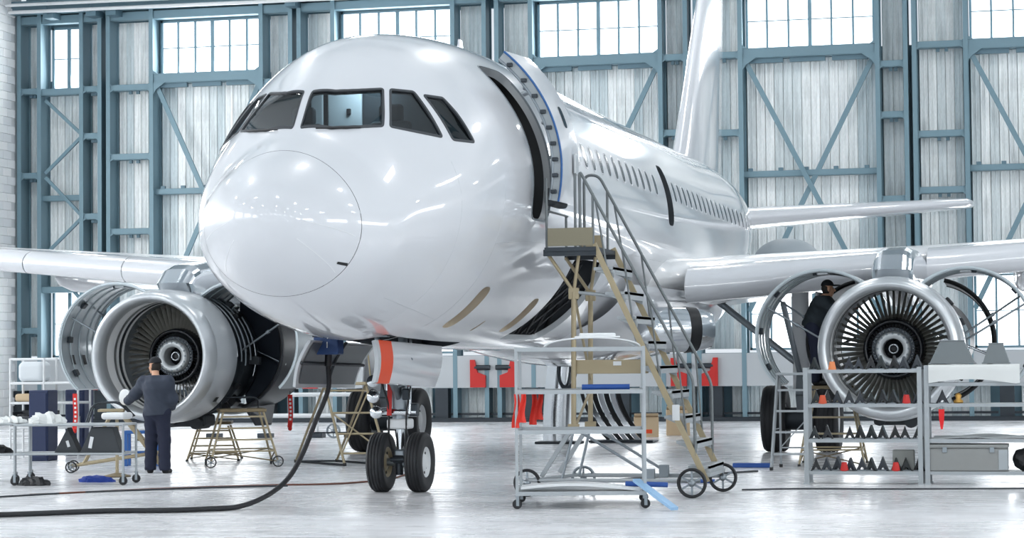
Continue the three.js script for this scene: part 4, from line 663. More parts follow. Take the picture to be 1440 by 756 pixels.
// ---- shelf trolley before the stairs, and what lies on it
const TR = { x: 2.86, z: -2.78, r: 0.2 };
const onTrolley = (x, y, z) => V(TR.x + x * Math.cos(TR.r) + z * Math.sin(TR.r), y, TR.z - x * Math.sin(TR.r) + z * Math.cos(TR.r));
{
  const t = thing('shelf_trolley', 'grey tubular shelf trolley with three tiers, in front of the boarding stairs', 'trolley', TR.x, 0, TR.z, TR.r), hx = 0.72, hz = 0.58, Y = [0.17, 0.86, 1.31, 1.79];
  for (const x of [-hx, hx]) for (const z of [-hz, hz]) { mesh('post', bx(0.034, 1.68, 0.034, x, 0.98, z), M.galv, t); caster(t, x, z); }
  for (const y of Y) mesh('shelf_frame', [bx(2 * hx, 0.045, 0.035, 0, y, hz), bx(2 * hx, 0.045, 0.035, 0, y, -hz), bx(0.035, 0.045, 2 * hz, hx, y, 0), bx(0.035, 0.045, 2 * hz, -hx, y, 0)], M.galv, t);
  for (const y of [Y[0], Y[2]]) mesh('shelf_sheet', bx(2 * hx - 0.04, 0.012, 2 * hz - 0.04, 0, y + 0.012, 0), M.galv, t);
  for (const y of [Y[1], Y[3]]) mesh('shelf_slat', bx(2 * hx - 0.04, 0.02, 0.05, 0, y, 0), M.galv, t);
  const bowl = (cx, cy, cz, w, d, h, m, name, label, cat) => { const o = mesh(name, shell(24, 8, (u, v) => { const a = u * Math.PI; return onTrolley(cx - Math.cos(a) * w / 2, cy + Math.sin(a) * h, cz + (v - 0.5) * d); }, 0.015, (u) => V(-Math.cos(u * Math.PI) * h, Math.sin(u * Math.PI) * w / 2, 0).normalize()), m); return tag(o, label, cat); };
  bowl(0.14, Y[3] + 0.028, 0.12, 1.1, 0.7, 0.11, M.white, 'curved_panel', 'shallow curved white panel lying on the top tier of the shelf trolley', 'panel');
  const lid = thing('white_cover', 'small flat white cover resting on the curved panel on the trolley', 'cover', 0, 0, 0); const lp = onTrolley(0.2, Y[3] + 0.158, 0.12); mesh('cover_lid', rbx(0.42, 0.05, 0.4, 0.02), M.white, lid); mesh('cover_rim', rbx(0.52, 0.02, 0.48, 0.01, 0, -0.02, 0), M.white, lid); lid.position.copy(lp); lid.rotation.y = TR.r;
  const bt = mesh('blue_tube', sweep([onTrolley(0.02, Y[2] + 0.05, 0.45), onTrolley(0.3, Y[2] + 0.05, 0.45), onTrolley(0.56, Y[2] + 0.05, 0.45)], 0.032, 12), M.blue); tag(bt, 'dark blue tube lying on the middle tier of the shelf trolley', 'tube');
  const bp = mesh('long_panel', shell(20, 4, (u, v) => onTrolley(-0.68 + u * 1.34, Y[0] + 0.05 + 0.06 * Math.sin(u * 2.8 + 0.4), 0.1 + v * 0.42), 0.03, () => V(0, 1, 0)), M.white); tag(bp, 'long bowed white panel on the lowest tier of the shelf trolley', 'panel');
  const a = onTrolley(0.62, Y[0] + 0.14, 0.5), b = V(4.10, 0.03, -1.85), st = mesh('light_blue_strip', [bar(a, b, 0.09, 0.035)], std(0x8fb4d6, 0.45)); tag(st, 'light blue strip leaning from the trolley down to the floor', 'strip');
  const bl = mesh('blue_rod', rod(onTrolley(0.5, Y[0] + 0.09, 0.3), onTrolley(0.98, Y[0] + 0.07, 0.25), 0.03, 10), M.blue); tag(bl, 'short blue rod sticking out of the lowest trolley tier', 'rod');
  for (const [x, z, lab] of [[-0.68, 0.60, 'crumpled red glove hanging from the corner post of the shelf trolley'], [-0.52, -0.55, 'pair of red rags hanging from the rear rail of the shelf trolley']]) {
    const r = thing('red_rag', lab, 'rag', 0, 0, 0); const p = onTrolley(x, Y[2] - 0.02, z); r.position.copy(p);
    for (let k = 0; k < 2; k++) mesh('fold', shell(6, 8, (u, v) => V(-0.04 + k * 0.075 + (u - 0.5) * (0.055 + 0.03 * v) + 0.015 * Math.sin(v * 5 + k), -v * (0.38 - 0.06 * k), 0.02 * Math.sin(u * 7 + v * 3) + 0.01 * k), 0.012, () => V(0, 0, 1)), M.brightRed, r);
  }
}
// ---- panels and boxes standing on the floor behind the trolley
{
  const p = thing('silver_cowl_panel', 'tall curved silver cowl panel standing on the floor behind the stairs', 'panel', -1.42, 0, -20.6);
  mesh('panel_skin', shell(10, 20, (u, v) => V(-0.35 + u * 0.62 + 0.14 * v * v, 0.02 + v * 1.72, 0.25 * Math.cos((u - 0.5) * 2.4) - 0.2), 0.03, (u) => V(Math.sin((u - 0.5) * 2.0), 0, Math.cos((u - 0.5) * 2)).normalize()), M.chrome, p);
  mesh('panel_opening_ring', new THREE.TorusGeometry(0.22, 0.035, 10, 28).scale(0.8, 1.5, 1).translate(0.2, 1.42, 0.12), M.darkSteel, p);
  mesh('panel_foot', [rbx(0.9, 0.05, 0.5, 0.02, 0, 0.025, -0.05)], M.charcoal, p);
  const q = thing('slatted_duct', 'black and silver slatted curved duct section on the floor behind the stairs', 'duct', -0.55, 0, -21.2);
  for (let k = 0; k < 6; k++) mesh('slat', shell(3, 16, (u, v) => V(-0.42 + k * 0.12 + u * 0.1 + 0.55 * v * v * 0.9 - 0.0, 1.02 - v * 0.98, 0.12 - 0.25 * Math.sin(v * 2.2)), 0.02, () => V(0.5, 0.2, 1).normalize()), k % 2 ? M.black : M.chrome, q);
  mesh('duct_rim', sweep(Array.from({ length: 16 }, (_, i) => { const v = i / 15; return V(-0.5 + 0.5 * v * v, 1.04 - v * 0.98, 0.14 - 0.25 * Math.sin(v * 2.2)); }), 0.04, 8), M.black, q); mesh('duct_tray', rbx(1.3, 0.05, 0.6, 0.02, 0.3, 0.03, -0.05), M.darkSteel, q);
  for (const [x, z, w, h, lab] of [[-0.35, -24.3, 0.52, 0.42, 'larger cardboard box on the floor behind the stairs'], [0.18, -25.2, 0.5, 0.55, 'cardboard box standing behind the larger carton, beyond the stairs']]) {
    const c = thing('cardboard_box', lab, 'box', x, 0, z, 0.2); mesh('carton', rbx(w, h, 0.4, 0.006, 0, h / 2, 0), M.card, c); mesh('box_flap', [bx(w * 0.98, 0.008, 0.2, 0, h + 0.03, 0.19, -0.5)], M.card, c);
    if (w > 0.51) mesh('print_mark', bx(0.14, 0.08, 0.004, 0.05, 0.12, 0.203), M.orange, c);
  }
}
// ---- blue bars on the floor
tag(mesh('blue_bar', [rbx(0.58, 0.07, 0.07, 0.012, 3.65, 0.037, -11.4)], M.blue), 'blue square bar lying on the floor by the aluminium step ladder', 'bar');
tag(mesh('blue_bar', rod([2.95, 0.03, -7.3], [3.72, 0.03, -7.2], 0.028, 10), M.blue), 'thin blue bar lying on the floor behind the boarding stairs', 'bar');
// ---- storage racks on the right
function rack(name, label, x0, x1, zf, zb, ys, top) {
  const t = thing(name, label, 'rack', x0, 0, zf); const W = x1 - x0, D = zf - zb;
  for (const x of [0.03, W - 0.03]) for (const z of [-0.03, -D + 0.03]) mesh('upright', [bx(0.06, top, 0.05, x, top / 2, z), bx(0.08, 0.02, 0.07, x, 0.01, z)], M.galv, t);
  for (const y of ys) mesh('rack_shelf', [bx(W - 0.1, 0.045, 0.03, W / 2, y, -0.03), bx(W - 0.1, 0.045, 0.03, W / 2, y, -D + 0.03), bx(W - 0.08, 0.015, D - 0.04, W / 2, y + 0.012, -D / 2)], M.galv, t);
  return t;
}
const RZ = -7.1, RB = -7.6, RY = [0.15, 0.57, 1.03, 1.48];
rack('parts_rack', 'galvanised parts rack holding rows of dark wedge pieces', 4.93, 6.47, RZ, RB, RY, 1.53);
rack('parts_rack', 'galvanised parts rack with a white sheet over its top and a metal case below', 6.50, 8.25, RZ, RB, [0.15, 0.57, 1.03, 1.30], 1.55);
{
  const chev = extrude([[-0.08, 0], [-0.028, 0.10], [0, 0.175], [0.028, 0.10], [0.08, 0], [0.045, 0], [0.015, 0.05], [-0.015, 0.05], [-0.045, 0]], 0.10, 0.005), darks = [M.composite, M.blackGloss, M.black, std(0x1a2224, 0.35, 0.1)];
  const foot = bx(0.12, 0.012, 0.2, 0, 0.006, 0);
  const names = ['lowest shelf', 'second shelf', 'third shelf', 'top shelf'];
  RY.forEach((y, j) => { for (let k = 0; k < 10; k++) {
    if ((j === 1 && k === 2) || (j === 3 && k === 1)) continue;
    const o = thing('blade_wedge', `dark pointed wedge piece standing in the row on the rack's ${names[j]}`, 'wedge', 5.06 + k * 0.148 + rr(-0.015, 0.015), y + 0.0205, -7.35 + rr(-0.03, 0.03), rr(-0.25, 0.25), `dark wedges on the ${names[j]}`);
    mesh('wedge_body', chev, darks[Math.floor(rnd() * 4)], o); mesh('wedge_foot', foot, M.steel, o); const sc = rr(0.82, 0.92); o.scale.set(sc, sc * 1.12, 1);
  } });
  for (const [x, y, z, m, lab] of [[5.31, 1.5, -7.14, std(0xe08a5a, 0.7), 'orange tag hanging at the front of the top rack shelf'], [5.18, 1.06, -7.13, std(0xcf5a3c, 0.7), 'orange and white tag among the wedges on the third rack shelf'], [6.27, 1.06, -7.13, M.red, 'red tag among the wedges on the third rack shelf'], [5.45, 0.18, -7.13, M.red, 'red cloth by the wedges on the lowest rack shelf, next to the box'], [6.12, 0.18, -7.13, M.red, 'red cloth leaning on a wedge on the lowest rack shelf']])
    tag(mesh('marker_tag', [shell(4, 4, (u, v) => V(x + (u - 0.5) * 0.09 * (1.2 - v * 0.5), y + v * 0.11 - 0.0, z + 0.01 * Math.sin(u * 5)), 0.012, () => V(0, 0, 1)), bx(0.06, 0.012, 0.03, x, y, z)], m), lab, 'tag');
  const bx1 = thing('carton', 'plain grey carton standing at the back of the lowest rack shelf', 'box', 6.2, 0.1725, -7.49); mesh('carton_body', rbx(0.28, 0.26, 0.18, 0.006, 0, 0.13, 0), std(0xa9aca8, 0.85), bx1); mesh('carton_flap', bx(0.27, 0.008, 0.1, 0, 0.264, 0.03), std(0xa9aca8, 0.85), bx1);
  // second rack: hoods under a sheet, case, cloth, bag
  const hood = (x, z, w, h, lab) => { const t = thing('grey_hood', lab, 'hood', x, 1.5635, z); const f = 0.52; const g = grid(4, 1, (u, v) => { const a = [[-1, 1], [1, 1], [1, -1], [-1, -1], [-1, 1]][Math.round(u * 4)], k = v ? f : 1; return V(a[0] * w / 2 * k, v * h, a[1] * 0.2 * k); }).toNonIndexed(); g.computeVertexNormals(); mesh('hood_sides', g, std(0x6f7679, 0.5, 0.2), t); mesh('hood_cap', rbx(w * f + 0.02, 0.02, 0.22, 0.008, 0, h, 0), std(0x6f7679, 0.5, 0.2), t); mesh('hood_rim', rbx(w + 0.02, 0.016, 0.42, 0.006, 0, 0.008, 0), std(0x6f7679, 0.5, 0.2), t); return t; };
  hood(6.86, -7.33, 0.58, 0.30, 'large grey tapered hood standing on the white sheet of the rack'); hood(7.42, -7.36, 0.34, 0.26, 'smaller dark tapered hood beside the large grey hood');
  const sheetTop = mesh('white_sheet', shell(24, 12, (u, v) => { const x = 6.56 + u * 1.16, d = v; return d < 0.6 ? V(x, 1.556 + 0.001 * Math.sin(u * 20), -7.58 + d / 0.6 * 0.5) : V(x, 1.556 - (d - 0.6) / 0.4 * (0.25 - 0.06 * Math.abs(Math.sin(u * 3.1 + 0.2))), -7.075 + 0.012 * Math.sin(u * 9)); }, 0.006, (u, v) => v < 0.6 ? V(0, 1, 0) : V(0, 0, 1)), M.cloth); tag(sheetTop, 'white plastic sheet draped over the top of the rack under the hoods', 'sheet');
  mesh('sheet_board', bx(1.2, 0.02, 0.5, 0.65, 1.5, -0.25), M.galv, scene.getObjectByName('parts_rack_001'));
  const cs = thing('metal_case', 'flat grey metal case on the lowest shelf of the right rack', 'case', 7.05, 0.1725, -7.35); mesh('case_body', rbx(1.0, 0.3, 0.44, 0.02, 0, 0.15, 0), M.caseGray ||= std(0x8f9190, 0.5, 0.2), cs); mesh('case_lid', rbx(1.02, 0.05, 0.46, 0.015, 0, 0.325, 0), M.caseGray, cs); for (const x of [-0.3, 0.3]) mesh('case_latch', rbx(0.06, 0.07, 0.015, 0.004, x, 0.28, 0.235), M.steel, cs); mesh('case_end', rbx(0.12, 0.26, 0.02, 0.006, 0.44, 0.15, 0.22), M.galv, cs);
  const cl = mesh('folded_cloth', shell(30, 8, (u, v) => V(6.6 + u * 1.5, 0.597 + 0.03 * Math.abs(Math.sin(u * 6 + v * 2)) * Math.sin(u * Math.PI) + 0.004 + 0.02 * v, -7.12 - v * 0.42), 0.012, () => V(0, 1, 0)), std(0x9da2a4, 0.85)); tag(cl, 'grey folded cloth lying along the second shelf of the right rack', 'cloth');
  const bag = mesh('black_bag', new THREE.IcosahedronGeometry(0.16, 3).scale(1.1, 0.95, 0.9).translate(7.78, 0.32, -7.33), M.black); { const p = bag.geometry.attributes.position; for (let i = 0; i < p.count; i++) { const k = 1 + 0.1 * Math.sin(p.getX(i) * 40) * Math.sin(p.getY(i) * 37 + p.getZ(i) * 29); p.setXYZ(i, 7.78 + (p.getX(i) - 7.78) * k, Math.max(0.1735, 0.32 + (p.getY(i) - 0.32) * k), -7.33 + (p.getZ(i) + 7.33) * k); } bag.geometry.computeVertexNormals(); } tag(bag, 'crumpled black bag beside the metal case on the rack', 'bag');
  const w2 = thing('blade_wedge', 'dark pointed wedge piece alone on the right rack, third shelf', 'wedge', 6.72, 1.0505, -7.35, 0.1); mesh('wedge_body', chev, M.composite, w2); mesh('wedge_foot', foot, M.steel, w2);
  tag(mesh('brass_fitting', lathe([[0, 0], [0.06, 0], [0.065, 0.03], [0.03, 0.06], [0.045, 0.1], [0.02, 0.13], [0, 0.135]], 20, 'y').translate(6.93, 1.0525, -7.25), M.gold), 'small brass fitting on the third shelf of the right rack', 'fitting');
  const rt = thing('red_tag', 'bright red streamer hanging below the third shelf of the right rack', 'tag', 6.72, 0.98, -7.085); mesh('ribbon', shell(2, 6, (u, v) => V((u - 0.5) * (0.075 - 0.05 * v * v), -v * 0.26, 0.005 * Math.sin(v * 6)), 0.006, () => V(0, 0, 1)), std(0xe0181c, 0.6), rt); mesh('ring', new THREE.TorusGeometry(0.02, 0.004, 6, 14).translate(0, 0.02, 0), M.steel, rt);
}
// ---- aluminium step ladder by the rack
{
  const t = thing('step_ladder', 'aluminium step ladder standing left of the parts rack', 'ladder', 4.32, 0, -10.6), H = 1.42;
  for (const s of [-1, 1]) { mesh('stile', bar([s * 0.27, 0.02, 0], [s * 0.2, H, -0.35], 0.03, 0.07), M.galv, t); mesh('rear_leg', rod([s * 0.25, 0.02, -1.0], [s * 0.18, H - 0.05, -0.4], 0.018, 8), M.galv, t); mesh('foot', rbx(0.05, 0.05, 0.08, 0.01, s * 0.27, 0.025, 0), M.black, t); mesh('spreader', rod([s * 0.24, 0.6, -0.15], [s * 0.22, 0.6, -0.78], 0.008, 6), M.steel, t); mesh('foot', rbx(0.05, 0.05, 0.06, 0.01, s * 0.25, 0.025, -1.0), M.black, t); }
  for (const y of [0.24, 0.56, 0.87, 1.18]) mesh('step', bx(0.5 - y * 0.09, 0.03, 0.1, 0, y, -0.35 * y / H), M.galv, t);
  mesh('ladder_top', rbx(0.44, 0.04, 0.2, 0.01, 0, H, -0.37), M.galv, t); mesh('rear_brace', rod([-0.24, 0.3, -0.87], [0.24, 0.3, -0.87], 0.014, 6), M.galv, t);
  mesh('rear_brace', rod([-0.24, 0.3, -0.87], [0.2, 0.75, -0.68], 0.01, 6), M.galv, t);
}
// ---- tan work stands
function workStand(name, label, x, z, ry, w, d, h, hoop, wheels) {
  const t = thing(name, label, 'work stand', x, 0, z, ry);
  const foot = [[-w * 0.62, d * 0.62], [w * 0.62, d * 0.62], [w * 0.62, -d * 0.62], [-w * 0.62, -d * 0.62]], top = [[-w * 0.36, d * 0.4], [w * 0.36, d * 0.4], [w * 0.36, -d * 0.4], [-w * 0.36, -d * 0.4]];
  const leg = (k, f) => V(foot[k][0] + (top[k][0] - foot[k][0]) * f, (wheels ? 0.09 : 0.02) + (h - 0.05) * f, foot[k][1] + (top[k][1] - foot[k][1]) * f);
  for (let k = 0; k < 4; k++) { mesh('leg', rod(leg(k, 0), leg(k, 1), 0.018, 8), M.tan, t); mesh('lower_rail', rod(leg(k, 0.2), leg((k + 1) % 4, 0.2), 0.014, 6), M.tan, t); mesh('brace', rod(leg(k, 0.2), leg((k + 1) % 4, 0.0), 0.011, 6), M.tanDark, t); }
  for (const f of [0.42, 0.64, 0.86]) mesh('rung', [bar(leg(0, f), leg(1, f), 0.16, 0.025)], M.tan, t);
  mesh('platform', [rbx(w * 0.86, 0.05, d * 0.9, 0.01, 0, h + 0.02, 0)], M.tanDark, t);
  if (hoop) mesh('hand_hoop', [pipe([[-w * 0.36, h, -d * 0.4], [-w * 0.36, h + hoop, -d * 0.36], [w * 0.36, h + hoop, -d * 0.36], [w * 0.36, h, -d * 0.4]], 0.016, 0.12)], M.darkSteel, t);
  if (wheels) for (const k of [0, 1]) spokedWheel(t, foot[k][0], 0.09, foot[k][1], 0.09, 0.035, M.rubber);
  if (wheels) for (const k of [2, 3]) mesh('rubber_foot', rod([foot[k][0], 0, foot[k][1]], [foot[k][0], 0.1, foot[k][1]], 0.02, 8), M.black, t);
  else for (const k of [0, 1, 2, 3]) mesh('rubber_foot', rod([foot[k][0], 0, foot[k][1]], [foot[k][0], 0.03, foot[k][1]], 0.025, 8), M.black, t);
  return t;
}
workStand('work_stand', 'tan wheeled work stand with dark hoop, below the opened engine left of the nose', -4.65, -11.6, 0.45, 0.86, 0.9, 0.88, 0.22, true);
workStand('work_stand', 'low tan work stand behind the wheeled one, under the engine', -5.9, -13.6, 0.3, 0.7, 0.7, 0.62, 0, false);
workStand('work_stand', 'small tan work stand beneath the second worker, behind the parts rack', 4.78, -12.45, 0.05, 0.8, 0.9, 1.18, 0, false);
{ // tall slanted tan stand by the nose wheel
  const t = thing('ladder_stand', 'tall tan tubular ladder stand beside the nose wheels', 'work stand', -3.2, 0, -12.3);
  const A = [[-0.2, 1.3, 0.2], [0.5, 1.3, 0.2]], B = [[0.3, 0.02, 0.7], [0.98, 0.02, 0.55]], C = [[-0.95, 0.02, -0.5], [-0.3, 0.02, -0.7]];
  for (let k = 0; k < 2; k++) { mesh('front_leg', rod(A[k], B[k], 0.022, 8), M.tan, t); mesh('rear_leg', rod([A[k][0] - 0.02, 1.3, 0.12], C[k], 0.02, 8), M.tan, t); mesh('tall_post', rod([A[k][0] + 0.1, 1.25, 0.2], [A[k][0] + 0.0, 2.05, 0.15], 0.014, 8), M.tan, t); mesh('lower_rail', rod(B[k], C[k], 0.018, 8), M.darkSteel, t); for (const q of [B[k], C[k]]) mesh('rubber_foot', rod([q[0], 0, q[2]], [q[0], 0.05, q[2]], 0.028, 8), M.black, t); }
  for (const f of [0.08, 0.36, 0.62, 0.86]) mesh('rung', rod(P3(A[0]).clone().lerp(P3(B[0]), f), P3(A[1]).clone().lerp(P3(B[1]), f), 0.017, 8), M.tan, t);
  mesh('cross_brace', rod(P3(A[0]).clone().lerp(P3(B[0]), 0.36), P3(A[1]).clone().lerp(P3(B[1]), 0.86), 0.014, 6), M.tan, t); mesh('cross_brace', rod(P3(A[1]).clone().lerp(P3(B[1]), 0.1), P3(A[0]).clone().lerp(P3(B[0]), 0.86), 0.014, 6), M.tan, t);
  mesh('stand_top', [rbx(0.78, 0.05, 0.3, 0.01, 0.15, 1.31, 0.16)], M.tan, t); mesh('cross_rail', rod(C[0], C[1], 0.016, 8), M.darkSteel, t); mesh('cross_rail', rod([-0.55, 0.5, -0.22], [0.02, 0.5, -0.3], 0.014, 6), M.darkSteel, t);
}
{ // wheeled step stand in front of the mechanic
  const t = thing('wheeled_steps', 'tan wheeled step stand beside the mechanic with a rounded rail', 'work stand', -5.95, 0, -9.75, 0.35);
  for (const z of [0.22, -0.22]) { mesh('stringer', bar([0.0, 0.95, z], [0.62, 0.12, z], 0.03, 0.06), M.tan, t); mesh('base_rail', rod([-0.75, 0.1, z], [0.66, 0.3, z], 0.022, 8), M.tan, t); mesh('rear_leg', rod([-0.1, 0.93, z], [-0.55, 0.13, z], 0.018, 8), M.tan, t); spokedWheel(t, -0.72, 0.09, z + 0.04, 0.09, 0.035, M.rubber); mesh('hand_rail', pipe([[-0.5, 0.75, z], [-0.4, 1.06, z], [0.0, 1.08, z], [0.22, 0.85, z]], 0.014, 0.12), M.darkSteel, t); }
  for (const k of [0.25, 0.55, 0.82]) mesh('tread', bx(0.16, 0.03, 0.44, 0.62 * k, 0.95 - 0.83 * k, 0), M.tanDark, t);
  mesh('platform', rbx(0.4, 0.04, 0.48, 0.01, -0.12, 0.95, 0), M.tan, t); mesh('foot_hoop', pipe([[0.66, 0.3, 0.22], [0.75, 0.03, 0.22], [0.75, 0.03, -0.22], [0.66, 0.3, -0.22]], 0.014, 0.08), M.darkSteel, t);
}
// ---- tubular trolleys on the left
function tubeTrolley(label, x, z, ry, w, d, hTop, hLow) {
  const t = thing('tube_trolley', label, 'trolley', x, 0, z, ry);
  for (const s of [-1, 1]) for (const q of [-1, 1]) { mesh('post', rod([s * w / 2, 0.1, q * d / 2], [s * w / 2, hTop, q * d / 2], 0.017, 10), M.galv, t); caster(t, s * w / 2, q * d / 2, 0.06); }
  for (const y of [hTop, hLow]) { for (const q of [-1, 1]) mesh('long_rail', rod([-w / 2, y, q * d / 2], [w / 2, y, q * d / 2], 0.016, 8), M.galv, t); for (const s of [-1, 1]) mesh('end_rail', rod([s * w / 2, y, -d / 2], [s * w / 2, y, d / 2], 0.016, 8), M.galv, t); mesh('tray', bx(w - 0.02, 0.014, d - 0.02, 0, y + 0.008, 0), M.galv, t); }
  return t;
}
tubeTrolley('tubular trolley carrying two dark wedge blocks, in front of the mechanic', -5.15, -6.45, 0.12, 1.55, 0.62, 0.83, 0.43);
tubeTrolley('tubular trolley loaded with a black bundle, next to the one with wedges', -6.85, -6.9, 0.1, 1.3, 0.62, 0.83, 0.40);
{
  const w1 = thing('dark_wedge_block', 'dark triangular wedge block on the lower tray of the tube trolley', 'wedge', -5.23, 0.446, -6.4, 0.12); mesh('wedge_body', extrude([[-0.17, 0], [0.17, 0], [0.01, 0.33]], 0.2, 0.01).translate(0, 0, 0), M.charcoal, w1); mesh('label_sticker', bx(0.04, 0.09, 0.004, 0.02, 0.12, 0.103, 0, 0, 0.3), M.white, w1);
  const w2 = thing('dark_tapered_block', 'dark tapered block with a white sticker on the tube trolley', 'block', -4.72, 0.446, -6.4, 0.12); mesh('block_body', extrude([[-0.28, 0], [0.28, 0], [0.17, 0.34], [-0.12, 0.34]], 0.24, 0.01), M.charcoal, w2); mesh('label_sticker', bx(0.05, 0.16, 0.004, -0.13, 0.14, 0.123, 0, 0, -0.2), M.white, w2);
  const crump = (g, a) => { const p = g.attributes.position; for (let i = 0; i < p.count; i++) { const x = p.getX(i), y = p.getY(i), z = p.getZ(i), k = 1 + a * Math.sin(x * 31 + y * 17) * Math.cos(z * 27 + y * 23) + a * 0.6 * Math.sin(x * 67 - z * 59); p.setXYZ(i, x * k, Math.max(0, y * k), z * k); } g.computeVertexNormals(); return g; };
  const heap = (r, sx, sy, sz, x, y, z, m, name, label, cat, a = 0.18) => tag(mesh(name, crump(new THREE.IcosahedronGeometry(r, 4).scale(sx, sy, sz).translate(0, 0, 0), a).translate(x, y, z), m), label, cat);
  heap(0.2, 1.3, 0.75, 1, -5.6, 0.846, -6.45, M.cloth, 'crumpled_plastic', 'crumpled white plastic heap on top of the tube trolley', 'plastic');
  heap(0.15, 1.4, 0.6, 1, -6.3, 0.846, -6.8, M.cloth, 'crumpled_plastic', 'grey white plastic wrap on the trolley with the black bundle', 'plastic', 0.22);
  heap(0.26, 1.7, 0.55, 0.9, -6.8, 0.416, -6.9, M.black, 'black_bundle', 'black bundle on the lower tray of the trolley', 'bundle', 0.1);
  heap(0.15, 1.5, 0.8, 0.9, -5.62, 0.0, -6.1, M.black, 'dark_bag', 'dark crumpled bag on the floor under the tube trolley', 'bag', 0.15);
  heap(0.13, 2.1, 0.7, 1.0, -5.1, 0.0, -7.0, std(0x1b3f9c, 0.7), 'blue_bag', 'bright blue bag lying on the floor under the tube trolley', 'bag', 0.12);
  heap(0.12, 1.6, 0.8, 1.0, -6.35, 0.0, -6.0, M.blueDark, 'blue_bag', 'dark blue bag on the floor at the end of the loaded trolley', 'bag', 0.12);
  const cush = thing('white_seat_pad', 'white padded seat pad on a stalk beside the tube trolley', 'seat', -5.35, 0, -8.3); mesh('pad', rbx(0.38, 0.1, 0.34, 0.045, 0, 0.9, 0, 4), M.white, cush); mesh('stalk', rod([0, 0.05, 0], [0, 0.86, 0], 0.025, 10), M.tan, cush); mesh('foot_plate', lathe([[0, 0], [0.2, 0], [0.2, 0.02], [0.03, 0.06], [0, 0.06]], 24, 'y'), M.tanDark, cush);
  // white tube shelf further back with boxes, and blue lockers
  const r = thing('white_tube_shelf', 'white tubular shelf far back on the left, under the opened engine cowl', 'shelf', -9.35, 0, -14.2); for (const x of [-0.55, 0.1, 0.75]) for (const z of [0.25, -0.25]) mesh('upright', rod([x, 0, z], [x, x > 0.5 ? 1.35 : 1.78, z], 0.022, 8), M.white, r); for (const y of [0.55, 0.98, 1.33]) mesh('shelf_board', [rod([-0.55, y, 0.25], [0.75, y, 0.25], 0.02, 8), rod([-0.55, y, -0.25], [0.75, y, -0.25], 0.02, 8), bx(1.3, 0.02, 0.5, 0.1, y + 0.015, 0)], M.white, r); mesh('top_rail', rod([-0.55, 1.76, 0.25], [0.1, 1.76, 0.25], 0.022, 8), M.white, r); mesh('top_rail', rod([-0.55, 1.76, -0.25], [0.1, 1.76, -0.25], 0.022, 8), M.white, r);
  const wrap = std(0xd4dade, 0.6); tag(mesh('wrapped_parcel', rbx(0.5, 0.36, 0.4, 0.1, -9.55, 1.536, -14.2, 4), wrap), 'pale plastic wrapped parcel on the white tube shelf', 'parcel');
  tag(mesh('tan_bundle', rbx(0.62, 0.14, 0.36, 0.05, -9.55, 1.077, -14.2, 3), M.card), 'tan bundle on the middle board of the white tube shelf', 'bundle');
  for (const [x, lab] of [[-9.7, 'dark parts bin at the end of the white tube shelf'], [-9.3, 'dark parts bin beside the blue locker on the shelf']]) { const b = thing('parts_bin', lab, 'bin', x, 0.576, -14.15); mesh('bin_body', [bx(0.34, 0.02, 0.36, 0, 0.011, 0), bx(0.34, 0.26, 0.015, 0, 0.14, -0.17), bx(0.34, 0.16, 0.015, 0, 0.09, 0.17), bx(0.015, 0.24, 0.36, 0.16, 0.13, 0), bx(0.015, 0.24, 0.36, -0.16, 0.13, 0)], M.charcoal, b); mesh('bin_fill', rbx(0.28, 0.18, 0.3, 0.05, 0, 0.12, 0), M.blackGloss, b); }
  for (const [x, z, w, h, lab] of [[-8.95, -13.3, 0.36, 1.22, 'tall dark blue locker behind the tube trolleys'], [-9.2, -15.3, 0.38, 1.2, 'dark blue locker under the open engine cowl']]) { const l = thing('blue_locker', lab, 'locker', x, 0, z); mesh('locker_body', rbx(w, h, 0.4, 0.02, 0, h / 2, 0), M.blueDark, l); mesh('locker_door', rbx(w - 0.05, h - 0.1, 0.02, 0.008, 0, h / 2, 0.205), M.blueDark, l); mesh('locker_handle', rbx(0.02, 0.12, 0.02, 0.005, w * 0.3, h * 0.55, 0.225), M.steel, l); }
}
{ // blue trestle by the mechanic
  const t = thing('blue_trestle', 'small blue trestle on the floor behind the mechanic', 'trestle', -6.35, 0, -11.6, 0.2); mesh('top_board', rbx(0.6, 0.05, 0.3, 0.01, 0, 0.55, 0), M.trestle ||= std(0x2c62a8, 0.5), t); for (const x of [-0.26, 0.26]) for (const z of [-0.12, 0.12]) mesh('leg', bx(0.05, 0.53, 0.05, x, 0.265, z), M.trestle, t); mesh('stretcher', bx(0.52, 0.04, 0.03, 0, 0.22, 0), M.trestle, t);
}
// ---- red warning streamers hanging from the opened cowlings
function streamer(x, y, z, L, label) { const t = thing('warning_streamer', label, 'streamer', x, y, z); mesh('ribbon', shell(2, 10, (u, v) => V((u - 0.5) * 0.08 + 0.01 * Math.sin(v * 4), -v * L, 0.012 * Math.sin(v * 7)), 0.006, () => V(0, 0, 1)), M.streamer ||= std(0xc9241d, 0.7), t); for (let k = 0; k < 6; k++) mesh('white_mark', bx(0.035, 0.035, 0.002, 0.01 * Math.sin((0.15 + k * 0.12) * 4), -L * (0.15 + k * 0.12), 0.012 * Math.sin((0.15 + k * 0.12) * 7) + 0.004), M.white, t); mesh('end_weight', new THREE.SphereGeometry(0.035, 12, 8).translate(0, -L - 0.02, 0.01), M.streamer, t); mesh('cord', rod([0, 0, 0], [0, 0.06, 0], 0.006, 6), M.black, t); }
streamer(-7.62, 1.18, -11.72, 0.6, 'red warning streamer hanging from the open outer cowl of the engine beside the mechanic');
streamer(-4.35, 1.12, -13.1, 0.55, 'red warning streamer hanging from the reverser half beside the nose');
